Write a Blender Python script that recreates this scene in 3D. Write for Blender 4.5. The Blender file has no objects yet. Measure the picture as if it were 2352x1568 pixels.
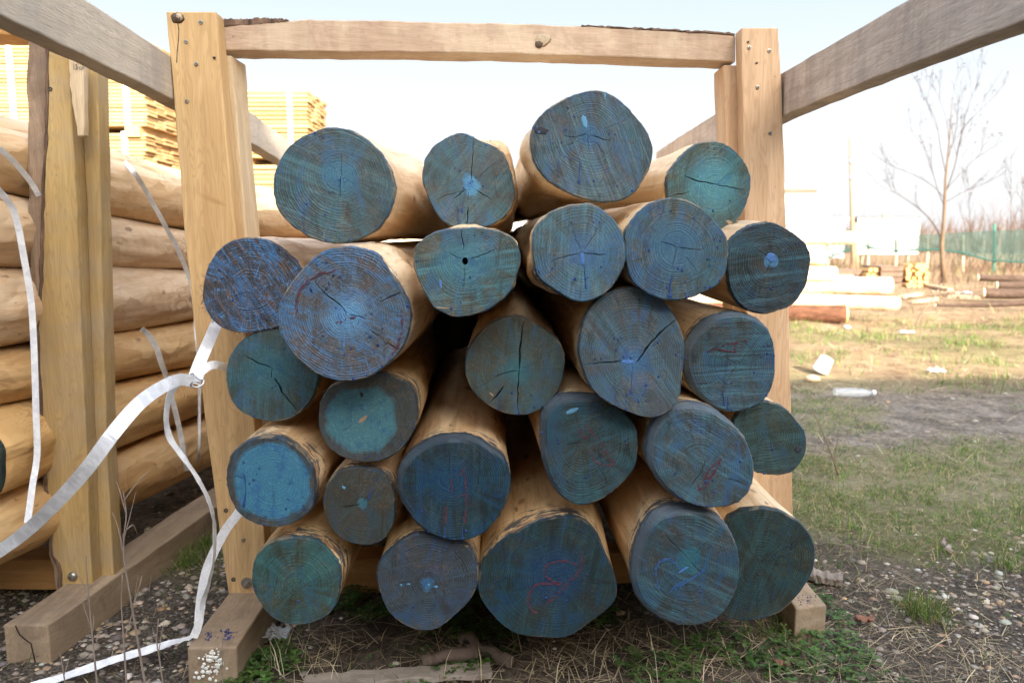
import bpy, bmesh, math, random
import numpy as np
from mathutils import Vector, Matrix, noise as mnoise
from mathutils.geometry import delaunay_2d_cdt

random.seed(7)
RNG = np.random.default_rng(7)
SC = bpy.context.scene
COL = SC.collection

# ------------------------------------------------------------------ camera
# picture units: the photograph seen 2352 units wide and 1568 high
FP, PCX, PCY, HOR, CAMH = 1801.0, 1176.0, 784.0, 552.0, 0.9
TH = math.atan((PCY - HOR) / FP)
CF = Vector((0, math.cos(TH), -math.sin(TH)))
CU = Vector((0, math.sin(TH), math.cos(TH)))
CR = Vector((1, 0, 0))
CAM = Vector((0, 0, CAMH))

def ray(px, py):
    return CF + CR * ((px - PCX) / FP) + CU * ((PCY - py) / FP)

def U(px, py, Y):
    d = ray(px, py)
    return CAM + d * (Y / d.y)

def G(px, py, z=0.0):
    d = ray(px, py)
    return CAM + d * ((z - CAMH) / d.z)

cam = bpy.data.cameras.new('camera')
cam.sensor_width = 36.0
cam.lens = 36.0 * FP / 2352.0
cam.clip_start, cam.clip_end = 0.05, 2000
cam_o = bpy.data.objects.new('camera', cam)
COL.objects.link(cam_o)
cam_o.location = CAM
cam_o.rotation_euler = (math.pi / 2 - TH, 0, 0)
cam.dof.use_dof = True
cam.dof.focus_distance = 1.47
cam.dof.aperture_fstop = 5.2
SC.camera = cam_o

# ------------------------------------------------------------------ light
SUN_EL, SUN_AZ = math.radians(24), math.radians(20)     # low sun behind the photographer, a little to the right
sun_dir = Vector((math.sin(SUN_AZ) * math.cos(SUN_EL), -math.cos(SUN_AZ) * math.cos(SUN_EL), math.sin(SUN_EL)))
sl = bpy.data.lights.new('sun', 'SUN')
sl.energy, sl.angle, sl.color = 2.6, math.radians(0.5), (1.0, 0.90, 0.76)
so = bpy.data.objects.new('sun', sl)
COL.objects.link(so)
so.rotation_euler = sun_dir.to_track_quat('Z', 'Y').to_euler()
so.location = (3, -6, 8)

world = bpy.data.worlds.new('World')
SC.world = world
world.use_nodes = True
wn = world.node_tree
bg = wn.nodes['Background']
sky = wn.nodes.new('ShaderNodeTexSky')
sky.sky_type = 'NISHITA'
sky.sun_disc = False
sky.sun_elevation = SUN_EL
sky.sun_rotation = math.pi - SUN_AZ
sky.air_density, sky.dust_density, sky.ozone_density = 1.0, 3.0, 1.0
# thin winter haze: the sky whitens towards the horizon
tc = wn.nodes.new('ShaderNodeTexCoord'); sx = wn.nodes.new('ShaderNodeSeparateXYZ'); mr = wn.nodes.new('ShaderNodeMapRange'); mx = wn.nodes.new('ShaderNodeMix')
wn.links.new(tc.outputs['Generated'], sx.inputs[0]); wn.links.new(sx.outputs[2], mr.inputs[0])
mr.inputs[1].default_value, mr.inputs[2].default_value, mr.inputs[3].default_value, mr.inputs[4].default_value = .30, .62, .97, 0.0
rp = wn.nodes.new('ShaderNodeValToRGB')
wn.links.new(sx.outputs[2], rp.inputs[0])
e = rp.color_ramp.elements
e[0].position, e[0].color = 0.0, (.498, .499, .505, 1)
e[1].position, e[1].color = .27, (.385, .445, .50, 1)
q = e.new(.12); q.color = (.505, .515, .53, 1)
mv = wn.nodes.new('ShaderNodeVectorMath'); mv.operation = 'SCALE'; mv.inputs[3].default_value = 2.0
wn.links.new(rp.outputs[0], mv.inputs[0])
mx.data_type = 'RGBA'
wn.links.new(mr.outputs[0], mx.inputs[0]); hz = wn.nodes.new('ShaderNodeHueSaturation'); hz.inputs['Saturation'].default_value = .50; wn.links.new(sky.outputs[0], hz.inputs['Color'])
wn.links.new(hz.outputs[0], mx.inputs[6]); wn.links.new(mv.outputs[0], mx.inputs[7])
wn.links.new(mx.outputs[2], bg.inputs[0])
bg.inputs[1].default_value = 0.15

SC.view_settings.view_transform = 'Standard'
SC.view_settings.look = 'None'
SC.view_settings.gamma = 1
SC.view_settings.exposure = 2.72

# ------------------------------------------------------------------ objects
def mesh(name, verts, faces, smooth=False):
    me = bpy.data.meshes.new(name)
    me.from_pydata([tuple(v) for v in verts], [], faces)
    me.update()
    if smooth:
        me.polygons.foreach_set('use_smooth', [True] * len(me.polygons))
    return me

def link(name, me, mat=None, parent=None, loc=None):
    o = bpy.data.objects.new(name, me)
    COL.objects.link(o)
    if parent is not None:
        o.parent = parent
    if loc is not None:
        o.location = loc
    if mat is not None and me is not None:
        me.materials.append(mat)
    return o

def tag(o, label=None, cat=None, group=None, kind=None):
    if label: o['label'] = label
    if cat: o['category'] = cat
    if group: o['group'] = group
    if kind: o['kind'] = kind
    return o

def empty(name, loc, label, cat, group=None):
    o = bpy.data.objects.new(name, None)
    COL.objects.link(o)
    o.location = loc
    o.empty_display_size = .1
    return tag(o, label, cat, group)

def part(name, verts, faces, mat, parent=None, smooth=False, bevel=0, loc=None):
    """a mesh from world-space points, under a parent that is only translated"""
    off = Vector(parent.location) if parent is not None and loc is None else Vector(loc or (0, 0, 0))
    if parent is not None and parent.parent is not None:
        off = off + Vector(parent.parent.location)
    me = mesh(name, [Vector(v) - off for v in verts], faces, smooth)
    o = link(name, me, mat, parent, loc)
    if bevel:
        b = o.modifiers.new('bevel', 'BEVEL')
        b.width, b.segments, b.limit_method, b.angle_limit = bevel, 2, 'ANGLE', math.radians(40)
    return o

class MB:
    def __init__(s): s.v, s.f = [], []
    def add(s, v, f):
        n = len(s.v)
        s.v += [Vector(a) for a in v]
        s.f += [tuple(i + n for i in q) for q in f]
    def box(s, lo, hi, M=None, jit=0):
        x0, y0, z0 = lo; x1, y1, z1 = hi
        v = [Vector(p) for p in ((x0,y0,z0),(x1,y0,z0),(x1,y1,z0),(x0,y1,z0),(x0,y0,z1),(x1,y0,z1),(x1,y1,z1),(x0,y1,z1))]
        if jit: v = [p + Vector((random.uniform(-jit,jit),)*3) for p in v]
        if M: v = [M @ p for p in v]
        s.add(v, [(0,3,2,1),(4,5,6,7),(0,1,5,4),(1,2,6,5),(2,3,7,6),(3,0,4,7)])
    def loft(s, rings, cap=True, closed=True):
        n = len(rings[0]); b = len(s.v)
        for r in rings: s.v += [Vector(p) for p in r]
        for i in range(len(rings) - 1):
            for j in range(n if closed else n - 1):
                k = (j + 1) % n
                s.f.append((b+i*n+j, b+i*n+k, b+(i+1)*n+k, b+(i+1)*n+j))
        if cap:
            s.f.append(tuple(b + j for j in reversed(range(n))))
            s.f.append(tuple(b + (len(rings)-1)*n + j for j in range(n)))
    def tube(s, pts, rad, n=8, cap=True):
        pts = [Vector(p) for p in pts]
        rings = []
        u = None
        for i, p in enumerate(pts):
            t = (pts[min(i+1, len(pts)-1)] - pts[max(i-1, 0)]).normalized()
            if u is None:
                u = t.orthogonal().normalized()
            u = (u - t * u.dot(t)).normalized()
            w = t.cross(u)
            r = rad[i] if isinstance(rad, (list, tuple)) else rad
            rings.append([p + (u*math.cos(a) + w*math.sin(a))*r for a in (2*math.pi*k/n for k in range(n))])
        s.loft(rings, cap)
    def build(s, name, mat, parent=None, smooth=False, bevel=0, loc=None):
        return part(name, s.v, s.f, mat, parent, smooth, bevel, loc)

def crom(pts, n=8):
    """Catmull-Rom through a list of tuples"""
    P = [np.array(p, float) for p in pts]
    P = [2*P[0]-P[1]] + P + [2*P[-1]-P[-2]]
    out = []
    for i in range(1, len(P)-2):
        for k in range(n):
            t = k/n
            a, b, c, d = P[i-1], P[i], P[i+1], P[i+2]
            out.append(.5*((2*b)+(-a+c)*t+(2*a-5*b+4*c-d)*t*t+(-a+3*b-3*c+d)*t**3))
    out.append(P[-2])
    return out

# ------------------------------------------------------------------ node helpers
def new_mat(name, rough=.6, spec=.3):
    m = bpy.data.materials.new(name)
    m.use_nodes = True
    b = m.node_tree.nodes['Principled BSDF']
    b.inputs['Roughness'].default_value = rough
    b.inputs['Specular IOR Level'].default_value = spec
    return m, m.node_tree, b

def nd(nt, typ, ins=None, **props):
    n = nt.nodes.new(typ)
    for k, v in props.items(): setattr(n, k, v)
    for k, v in (ins or {}).items():
        if isinstance(v, bpy.types.NodeSocket): nt.links.new(v, n.inputs[k])
        elif v is not None: n.inputs[k].default_value = v
    return n

def mth(nt, op, a, b=None, c=None, clamp=False):
    n = nd(nt, 'ShaderNodeMath', {0: a, 1: b, 2: c}, operation=op)
    n.use_clamp = clamp
    return n.outputs[0]

def c4(c): return (c[0], c[1], c[2], 1.0)

def mixc(nt, f, a, b, blend='MIX'):
    n = nt.nodes.new('ShaderNodeMix')
    n.data_type, n.blend_type = 'RGBA', blend
    for idx, v in ((0, f), (6, a), (7, b)):
        if isinstance(v, bpy.types.NodeSocket): nt.links.new(v, n.inputs[idx])
        else: n.inputs[idx].default_value = v if idx == 0 else c4(v)
    return n.outputs[2]

def noise(nt, vec, scale, detail=3, rough=.55, dist=0):
    return nd(nt, 'ShaderNodeTexNoise', {'Vector': vec, 'Scale': scale, 'Detail': detail, 'Roughness': rough, 'Distortion': dist}).outputs[0]

def vor(nt, vec, scale, feature='F1', out='Distance', rnd=1):
    return nd(nt, 'ShaderNodeTexVoronoi', {'Vector': vec, 'Scale': scale, 'Randomness': rnd}, feature=feature).outputs[out]

def remap(nt, v, a, b, c=0., d=1., smooth=True):
    n = nd(nt, 'ShaderNodeMapRange', {0: v, 1: a, 2: b, 3: c, 4: d})
    n.interpolation_type = 'SMOOTHSTEP' if smooth else 'LINEAR'
    return n.outputs[0]

def ramp(nt, v, stops):
    n = nd(nt, 'ShaderNodeValToRGB', {0: v})
    e = n.color_ramp.elements
    while len(e) < len(stops): e.new(.5)
    for q, (p, c) in zip(e, stops): q.position, q.color = p, c4(c)
    return n.outputs[0]

def mapping(nt, vec, scale=(1,1,1), rot=(0,0,0), loc=(0,0,0)):
    return nd(nt, 'ShaderNodeMapping', {'Vector': vec, 'Scale': scale, 'Rotation': rot, 'Location': loc}).outputs[0]

def objco(nt): return nd(nt, 'ShaderNodeTexCoord').outputs['Object']

def bump(nt, bsdf, h, strength=.3, dist=.002):
    n = nd(nt, 'ShaderNodeBump', {'Height': h, 'Strength': strength, 'Distance': dist})
    nt.links.new(n.outputs[0], bsdf.inputs['Normal'])

def setc(nt, b, c): 
    if isinstance(c, bpy.types.NodeSocket): nt.links.new(c, b.inputs['Base Color'])
    else: b.inputs['Base Color'].default_value = c4(c)

def plain(name, c, rough=.6, metal=0, var=.15, scale=30):
    m, nt, b = new_mat(name, rough)
    b.inputs['Metallic'].default_value = metal
    n = noise(nt, objco(nt), scale, 4)
    setc(nt, b, mixc(nt, n, [x*(1-var) for x in c], [min(1, x*(1+var)) for x in c]))
    return m

def sawn(name, axis, dark, light, blot=None, blot_amt=0., fuzz=.4, speck=.5, seed=0):
    """sawn timber, grain along an object axis; blot = weathering stains"""
    m, nt, b = new_mat(name, .7, .2)
    co = mapping(nt, objco(nt), loc=(seed*3.1, seed*1.7, seed*2.3))
    s = [9, 9, 9]; s['XYZ'.index(axis)] = .9
    f = [130, 130, 130]; f['XYZ'.index(axis)] = 5
    g1 = noise(nt, mapping(nt, co, s), 1.6, 5, .6, 1.2)
    w = nd(nt, 'ShaderNodeTexNoise', {'Vector': mapping(nt, co, s), 'Scale': 3.2, 'Detail': 2, 'Distortion': .6}).outputs[0]
    lines = mth(nt, 'ABSOLUTE', mth(nt, 'SINE', mth(nt, 'MULTIPLY', w, 46)))
    fine = noise(nt, mapping(nt, co, f), 1.0, 3, .6)
    col = ramp(nt, g1, [(.3, dark), (.7, light)])
    col = mixc(nt, mth(nt, 'MULTIPLY', remap(nt, lines, .75, 1.0), .30), col, [x*.72 for x in dark])
    col = mixc(nt, mth(nt, 'MULTIPLY', remap(nt, fine, .35, .75), .35), col, [x*.78 for x in dark])
    k = mth(nt, 'MULTIPLY', remap(nt, noise(nt, co, 5.5, 2, .5, 2.0), .66, .78), .45)
    col = mixc(nt, k, col, [dark[0]*.62, dark[1]*.5, dark[2]*.42])
    if speck:
        v = vor(nt, co, 22)
        col = mixc(nt, mth(nt, 'MULTIPLY', remap(nt, v, .05, .03), speck), col, (.06, .05, .05))
    if blot:
        bn = noise(nt, co, 4.0, 6, .7)
        st = noise(nt, mapping(nt, co, [14, 14, 3.0] if axis != 'Z' else [3, 3, 14]), 1.0, 5, .7)
        mk = mth(nt, 'MULTIPLY', remap(nt, mth(nt, 'ADD', mth(nt, 'MULTIPLY', bn, .6), mth(nt, 'MULTIPLY', st, .5)), .46, .70), blot_amt)
        col = mixc(nt, mk, col, blot)
    setc(nt, b, col)
    h = mth(nt, 'ADD', mth(nt, 'MULTIPLY', fine, .6), mth(nt, 'MULTIPLY', noise(nt, mapping(nt, co, [300 if a != axis else 60 for a in 'XYZ']), 1, 2), .6))
    bump(nt, b, h, fuzz, .002)
    return m

WARM_D, WARM_L = (.47, .295, .13), (.67, .465, .235)
M_POST = sawn('sawn_post', 'Z', WARM_D, WARM_L)
M_POST2 = sawn('sawn_post_pale', 'Z', (.48, .35, .20), (.68, .55, .37), seed=2)
M_POSTR = sawn('sawn_post_pink', 'Z', (.50, .32, .18), (.69, .49, .31), seed=3)
M_BEAM = sawn('sawn_beam', 'X', (.36, .245, .165), (.51, .37, .265), (.70, .60, .42), .4, seed=4)
M_XBEAM = sawn('sawn_cross', 'X', (.40, .21, .07), (.56, .32, .13), seed=5)
M_RAILL = sawn('grey_rail', 'Y', (.45, .385, .30), (.60, .525, .425), (.24, .23, .22), .55, .7, seed=6)
M_RAILR = sawn('grey_rail_dark', 'Y', (.40, .32, .255), (.60, .505, .425), (.19, .165, .15), .6, .7, seed=7)
M_SLEEP = sawn('sleeper', 'Y', (.27, .195, .125), (.42, .325, .22), (.14, .11, .085), .5, .6, seed=8)
M_BARKEDGE, nt, b = new_mat('bark_edge', .9, .1)
co = objco(nt)
n1 = noise(nt, mapping(nt, co, (60, 60, 14)), 1, 5, .7)
setc(nt, b, ramp(nt, n1, [(.3, (.05, .035, .028)), (.55, (.17, .11, .075)), (.8, (.34, .24, .17))]))
bump(nt, b, n1, 1, .006)

M_STEEL = plain('zinc_steel', (.34, .33, .30), .4, .9, .35, 300)
M_DARKSTEEL = plain('dark_steel', (.09, .085, .08), .5, .8)
M_KNOT = plain('knot', (.11, .075, .05), .8, 0, .6, 160)
M_KNOTPALE = plain('pale_knot', (.42, .33, .22), .8, 0, .5, 260)

# white woven strapping
M_STRAP, nt, b = new_mat('strapping', .38, .5)
co = objco(nt)
setc(nt, b, mixc(nt, remap(nt, noise(nt, co, 38, 5, .7), .42, .60), (.68, .70, .73), (.82, .84, .86)))
b.inputs['Subsurface Weight'].default_value = 0
bump(nt, b, mth(nt, 'ADD', noise(nt, co, 420, 2), mth(nt, 'MULTIPLY', noise(nt, co, 28, 3), 2.5)), .35, .002)
# ------------------------------------------------------------------ the peeled logs with blue ends
def body_mat(name, seed, pale, smear):
    m, nt, b = new_mat(name, .52, .35)
    co0 = objco(nt)
    co = mapping(nt, co0, loc=(seed*1.37, seed*.71, seed*2.1))
    big = noise(nt, mapping(nt, co, (7, 1.6, 7)), 1, 4, .6, .8)
    fib = mth(nt, 'ADD', mth(nt, 'MULTIPLY', noise(nt, mapping(nt, co, (110, 4, 110)), 1, 4, .65), .45), mth(nt, 'MULTIPLY', noise(nt, mapping(nt, co, (42, 2.2, 42)), 1, 3, .6, .5), .55))
    fleck = noise(nt, mapping(nt, co, (55, 14, 55)), 1, 2, .5)
    blotch = noise(nt, mapping(nt, co, (16, 7, 16)), 1, 5, .7, 1.2)
    fac = nd(nt, 'ShaderNodeTexVoronoi', {'Vector': mapping(nt, co, (24, 6, 24)), 'Scale': 1.0}, feature='SMOOTH_F1')
    col = ramp(nt, big, [(.25, [x*y for x, y in zip(pale, (.80, .66, .50))]), (.5, pale), (.78, [min(.8, x*y) for x, y in zip(pale, (1.10, 1.17, 1.28))])])
    col = mixc(nt, .22, col, nd(nt, 'ShaderNodeMix', {6: c4(pale), 7: (.86, .62, .40, 1), 0: fac.outputs['Color']}, data_type='RGBA').outputs[2], 'MULTIPLY')
    col = mixc(nt, mth(nt, 'MULTIPLY', remap(nt, fib, .49, .60), .60), col, [pale[0]*.62, pale[1]*.50, pale[2]*.38])
    col = mixc(nt, mth(nt, 'MULTIPLY', remap(nt, blotch, .52, .63), .50), col, [pale[0]*.74, pale[1]*.58, pale[2]*.42])
    col = mixc(nt, mth(nt, 'MULTIPLY', remap(nt, blotch, .46, .32), .35), col, [min(.85, x*1.22) for x in pale])
    col = mixc(nt, mth(nt, 'MULTIPLY', remap(nt, fleck, .69, .74), .7), col, (.13, .075, .045))
    kn = vor(nt, mapping(nt, co, (13, 7, 13)), 1)
    col = mixc(nt, mth(nt, 'MULTIPLY', remap(nt, kn, .17, .07), .7), col, (.22, .115, .055))
    # blue dip smeared on the first centimetres
    sep = nd(nt, 'ShaderNodeSeparateXYZ', {0: co0})
    y = sep.outputs[1]
    sn = noise(nt, mapping(nt, co, (26, 95, 26)), 1, 5, .75, .6)
    dots = vor(nt, mapping(nt, co, (70, 45, 70)), 1)
    near = remap(nt, y, .0, .12 if smear else .04, 1, 0)
    sm = mth(nt, 'MULTIPLY', remap(nt, mth(nt, 'ADD', sn, mth(nt, 'MULTIPLY', near, .19 if smear else .10)), .645, .685), near)
    sm = mth(nt, 'MINIMUM', mth(nt, 'MULTIPLY', sm, 2.2), .92)
    dn = mth(nt, 'MULTIPLY', mth(nt, 'MULTIPLY', remap(nt, dots, .16, .10), near), remap(nt, noise(nt, co, 12, 2), .5, .6))
    col = mixc(nt, sm, col, (.045, .06, .075))
    col = mixc(nt, dn, col, (.05, .06, .11))
    ed = mth(nt, 'MULTIPLY', remap(nt, y, .028, .012), remap(nt, noise(nt, co, 25, 3), .42, .58))
    col = mixc(nt, mth(nt, 'MULTIPLY', ed, .7), col, (.40, .19, .075))
    setc(nt, b, col)
    bump(nt, b, mth(nt, 'ADD', fac.outputs['Distance'], mth(nt, 'MULTIPLY', fib, .25)), .5, .006)
    return m

BODY = [body_mat('peeled_wood_%d' % i, i+1, p, i >= 3) for i, p in enumerate(((.76, .60, .39), (.72, .56, .38), (.77, .61, .41), (.75, .575, .345), (.74, .55, .30), (.76, .58, .36)))]

def end_mat(i, brown, teal, blue, dye, cen=None, cencol=(.10, .26, .38), saw=0, sawamt=.3, pitch=.0042, rough_saw=0, dark=1.0, drip=.3):
    """blue-dyed sawn end: year rings, rays, saw marks, a dyed patch round the pith and drops of dye"""
    m, nt, b = new_mat('blue_end_%d' % i, .50, .35)
    co0 = objco(nt)
    co = mapping(nt, co0, loc=(i*1.9, 0, i*2.7))
    t = nd(nt, 'ShaderNodeAttribute', attribute_name='ring').outputs['Fac']        # 0 pith .. 1 rim
    rr = nd(nt, 'ShaderNodeAttribute', attribute_name='rad').outputs['Fac']        # metres, rim-following
    bev = nd(nt, 'ShaderNodeAttribute', attribute_name='bev').outputs['Fac']
    sep = nd(nt, 'ShaderNodeSeparateXYZ', {0: co0})
    ang = mth(nt, 'ARCTAN2', sep.outputs[2], sep.outputs[0])
    cs, sn = mth(nt, 'COSINE', ang), mth(nt, 'SINE', ang)
    wob = mth(nt, 'ADD', mth(nt, 'MULTIPLY', noise(nt, co, 9, 2, .5), 1.6), mth(nt, 'MULTIPLY', noise(nt, co, 34, 3, .6), .7))
    # rings, unevenly spaced
    idx = nd(nt, 'ShaderNodeCombineXYZ', {0: rr, 1: i*.37, 2: 0}).outputs[0]
    rw = noise(nt, idx, 70, 2)
    ph = mth(nt, 'ADD', mth(nt, 'DIVIDE', mth(nt, 'ADD', rr, mth(nt, 'MULTIPLY', wob, .005)), pitch), mth(nt, 'MULTIPLY', rw, 3.4))
    s1 = mth(nt, 'SINE', mth(nt, 'MULTIPLY', ph, 6.283))
    ring = remap(nt, s1, .0, .95)
    # large stains
    big = noise(nt, co, 13, 5, .65, 1.0)
    med = noise(nt, co, 42, 5, .7)
    fin = noise(nt, co, 190, 3, .65)
    rayv = nd(nt, 'ShaderNodeCombineXYZ', {0: mth(nt, 'MULTIPLY', cs, 11), 1: mth(nt, 'MULTIPLY', t, 1.0), 2: mth(nt, 'ADD', mth(nt, 'MULTIPLY', sn, 11), i*3.3)}).outputs[0]
    rays = noise(nt, rayv, 1.0, 5, .7)
    rays2 = noise(nt, rayv, .28, 3, .6)
    mxs = mth(nt, 'ADD', mth(nt, 'ADD', mth(nt, 'MULTIPLY', big, .45), mth(nt, 'MULTIPLY', rays2, .35)), mth(nt, 'MULTIPLY', med, .2))
    col = ramp(nt, mxs, [(.41, [x*.9 for x in brown]), (.50, [(a+c)/2*.85 for a, c in zip(brown, teal)]), (.57, [x*1.08 for x in teal])])
    bl = remap(nt, mth(nt, 'ADD', mth(nt, 'MULTIPLY', noise(nt, mapping(nt, co, loc=(5, 3, 1)), 10, 5, .7, .8), .6), mth(nt, 'MULTIPLY', rays, .4)), (.575-.16*dye), (.665-.16*dye))
    col = mixc(nt, mth(nt, 'MULTIPLY', bl, .75), col, blue)
    # bare wood showing where the dye is thin
    bare = mth(nt, 'MULTIPLY', remap(nt, mth(nt, 'ADD', mth(nt, 'MULTIPLY', noise(nt, mapping(nt, co, loc=(1, 8, 4)), 15, 5, .7, .5), .6), mth(nt, 'MULTIPLY', fin, .4)), .49, .62), .38)
    col = mixc(nt, bare, col, [brown[0]*2.3+.04, brown[1]*1.65+.018, brown[2]*1.2])
    # saw marks: parallel bands of dye across the face
    sv = mapping(nt, co, (1, 1, 1), (0, math.radians(saw), 0))
    sw = noise(nt, mapping(nt, sv, (5, 5, 190)), 1, 4, .75)
    swb = noise(nt, mapping(nt, sv, (5, 5, 46)), 1, 4, .7)
    swm = mth(nt, 'MULTIPLY', remap(nt, swb, .46, .58), remap(nt, sw, .42, .60))
    col = mixc(nt, mth(nt, 'MULTIPLY', swm, min(1, sawamt)), col, [x*1.75+.03 for x in teal])
    col = mixc(nt, mth(nt, 'MULTIPLY', remap(nt, sw, .50, .36), sawamt*.65), col, [x*.42 for x in brown])
    # rings and rays over it
    light = [min(1, x*1.55+.06) for x in teal]
    rf = mth(nt, 'MULTIPLY', ring, remap(nt, mth(nt, 'ADD', mth(nt, 'MULTIPLY', med, .5), mth(nt, 'MULTIPLY', rays2, .5)), .40, .64, .0, .36))
    col = mixc(nt, rf, col, light)
    col = mixc(nt, mth(nt, 'MULTIPLY', mth(nt, 'MULTIPLY', remap(nt, s1, -.3, -1.0), remap(nt, big, .40, .62)), .24), col, [x*.45 for x in brown])
    col = mixc(nt, mth(nt, 'MULTIPLY', remap(nt, rays, .57, .70), .38), col, [x*1.7+.03 for x in teal])
    col = mixc(nt, mth(nt, 'MULTIPLY', remap(nt, rays, .44, .32), .50), col, [x*.40 for x in brown])
    col = mixc(nt, mth(nt, 'MULTIPLY', remap(nt, fin, .50, .72), .10), col, [x*1.7+.03 for x in teal])
    col = mixc(nt, mth(nt, 'MULTIPLY', remap(nt, fin, .46, .30), .16), col, [x*.4 for x in brown])
    flow = noise(nt, mapping(nt, co, (22, 22, 7), loc=(2, 9, 5)), 1, 5, .75, 1.4)
    col = mixc(nt, mth(nt, 'MULTIPLY', remap(nt, flow, .52, .62), .55), col, [blue[0]*1.2, blue[1]*1.25+.01, blue[2]*1.25])
    col = mixc(nt, mth(nt, 'MULTIPLY', remap(nt, flow, .46, .34), .6), col, [x*.38 for x in brown])
    if rough_saw:                        # rough-cut end: torn fibres and streaks of bright dye
        to = noise(nt, mapping(nt, sv, (16, 16, 150)), 1, 4, .8)
        col = mixc(nt, mth(nt, 'MULTIPLY', remap(nt, to, .50, .60), .75*rough_saw), col, (.22, .12, .08))
        col = mixc(nt, mth(nt, 'MULTIPLY', remap(nt, to, .45, .33), .8*rough_saw), col, (.03, .03, .045))
        st2 = noise(nt, mapping(nt, sv, (9, 9, 85), loc=(3, 0, 7)), 1, 4, .75)
        st2 = mth(nt, 'MULTIPLY', remap(nt, st2, .51, .57), remap(nt, big, .35, .55))
        col = mixc(nt, mth(nt, 'MULTIPLY', st2, .75*min(1, rough_saw*1.4)), col, (.06, .21, .50))
        spk = noise(nt, co, 120, 3, .7)
        col = mixc(nt, mth(nt, 'MULTIPLY', remap(nt, spk, .56, .66), .75*rough_saw), col, (.13, .31, .62))
        ry = noise(nt, rayv, 1.6, 3, .6)
        col = mixc(nt, mth(nt, 'MULTIPLY', remap(nt, ry, .61, .66), .75), col, (.10, .29, .62))
    if cen:
        r1, soft = cen
        cm = remap(nt, mth(nt, 'ADD', rr, mth(nt, 'MULTIPLY', mth(nt, 'SUBTRACT', noise(nt, co, 26, 4, .65), .5), .05 if soft > .3 else .03)), r1*(1+soft*.5), r1*(1-soft))
        ring2 = mixc(nt, mth(nt, 'MULTIPLY', ring, .35), cencol, [min(1, x*1.5+.03) for x in cencol])
        ring2 = mixc(nt, mth(nt, 'MULTIPLY', remap(nt, med, .5, .62), .55), ring2, [cencol[0]*.35, cencol[1]*.5, cencol[2]*1.0])
        ring2 = mixc(nt, mth(nt, 'MULTIPLY', remap(nt, fin, .52, .66), .28), ring2, [min(.8, x*1.9+.06) for x in cencol])
        col = mixc(nt, mth(nt, 'MULTIPLY', cm, .88), col, ring2)
    # drops, runs, rim
    dr = vor(nt, mapping(nt, co, (75, 75, 55)), 1)
    dm = mth(nt, 'MULTIPLY', remap(nt, dr, .19, .12), remap(nt, noise(nt, co, 14, 2), .52, .60))
    run = noise(nt, mapping(nt, co, (70, 70, 7)), 1, 3, .6)
    low = remap(nt, sep.outputs[2], .02, -.09)
    rm = mth(nt, 'MULTIPLY', mth(nt, 'MULTIPLY', remap(nt, run, .60, .68), remap(nt, noise(nt, co, 9, 2), .42, .6)), mth(nt, 'ADD', mth(nt, 'MULTIPLY', low, .7), drip*.35))
    col = mixc(nt, mth(nt, 'MULTIPLY', rm, .85), col, (.018, .04, .13))
    col = mixc(nt, mth(nt, 'MULTIPLY', dm, .85), col, (.02, .045, .20))
    rim = mth(nt, 'MULTIPLY', remap(nt, t, .965, 1.0), remap(nt, med, .44, .58))
    col = mixc(nt, mth(nt, 'MULTIPLY', rim, .55), col, (.03, .07, .14))
    rim2 = mth(nt, 'MULTIPLY', remap(nt, t, .975, 1.0), remap(nt, noise(nt, co, 17, 4, .7), .52, .60))
    col = mixc(nt, mth(nt, 'MULTIPLY', rim2, .75), col, (.34, .25, .17))
    col = mixc(nt, mth(nt, 'MULTIPLY', bev, .8), col, mixc(nt, med, (.17, .20, .26), (.07, .085, .12)))
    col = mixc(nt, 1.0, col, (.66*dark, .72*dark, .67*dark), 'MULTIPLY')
    setc(nt, b, col)
    h = mth(nt, 'ADD', mth(nt, 'MULTIPLY', ring, .3), mth(nt, 'ADD', mth(nt, 'MULTIPLY', sw, .8), mth(nt, 'MULTIPLY', noise(nt, co, 240, 2), .5)))
    h = mth(nt, 'ADD', h, mth(nt, 'MULTIPLY', dm, 1.5))
    bump(nt, b, h, .55 if not rough_saw else 1.0, .0016 if not rough_saw else .003)
    return m

OFF = {2:(588,0), 3:(1176,0), 5:(0,522.5), 6:(588,522.5), 7:(1176,522.5), 8:(1764,522.5), 10:(588,1045), 11:(1176,1045)}
def zp(r, pts):
    ox, oy = OFF[r]
    return [(ox + x/3.0, oy + y/3.0) for x, y in pts]

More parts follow.
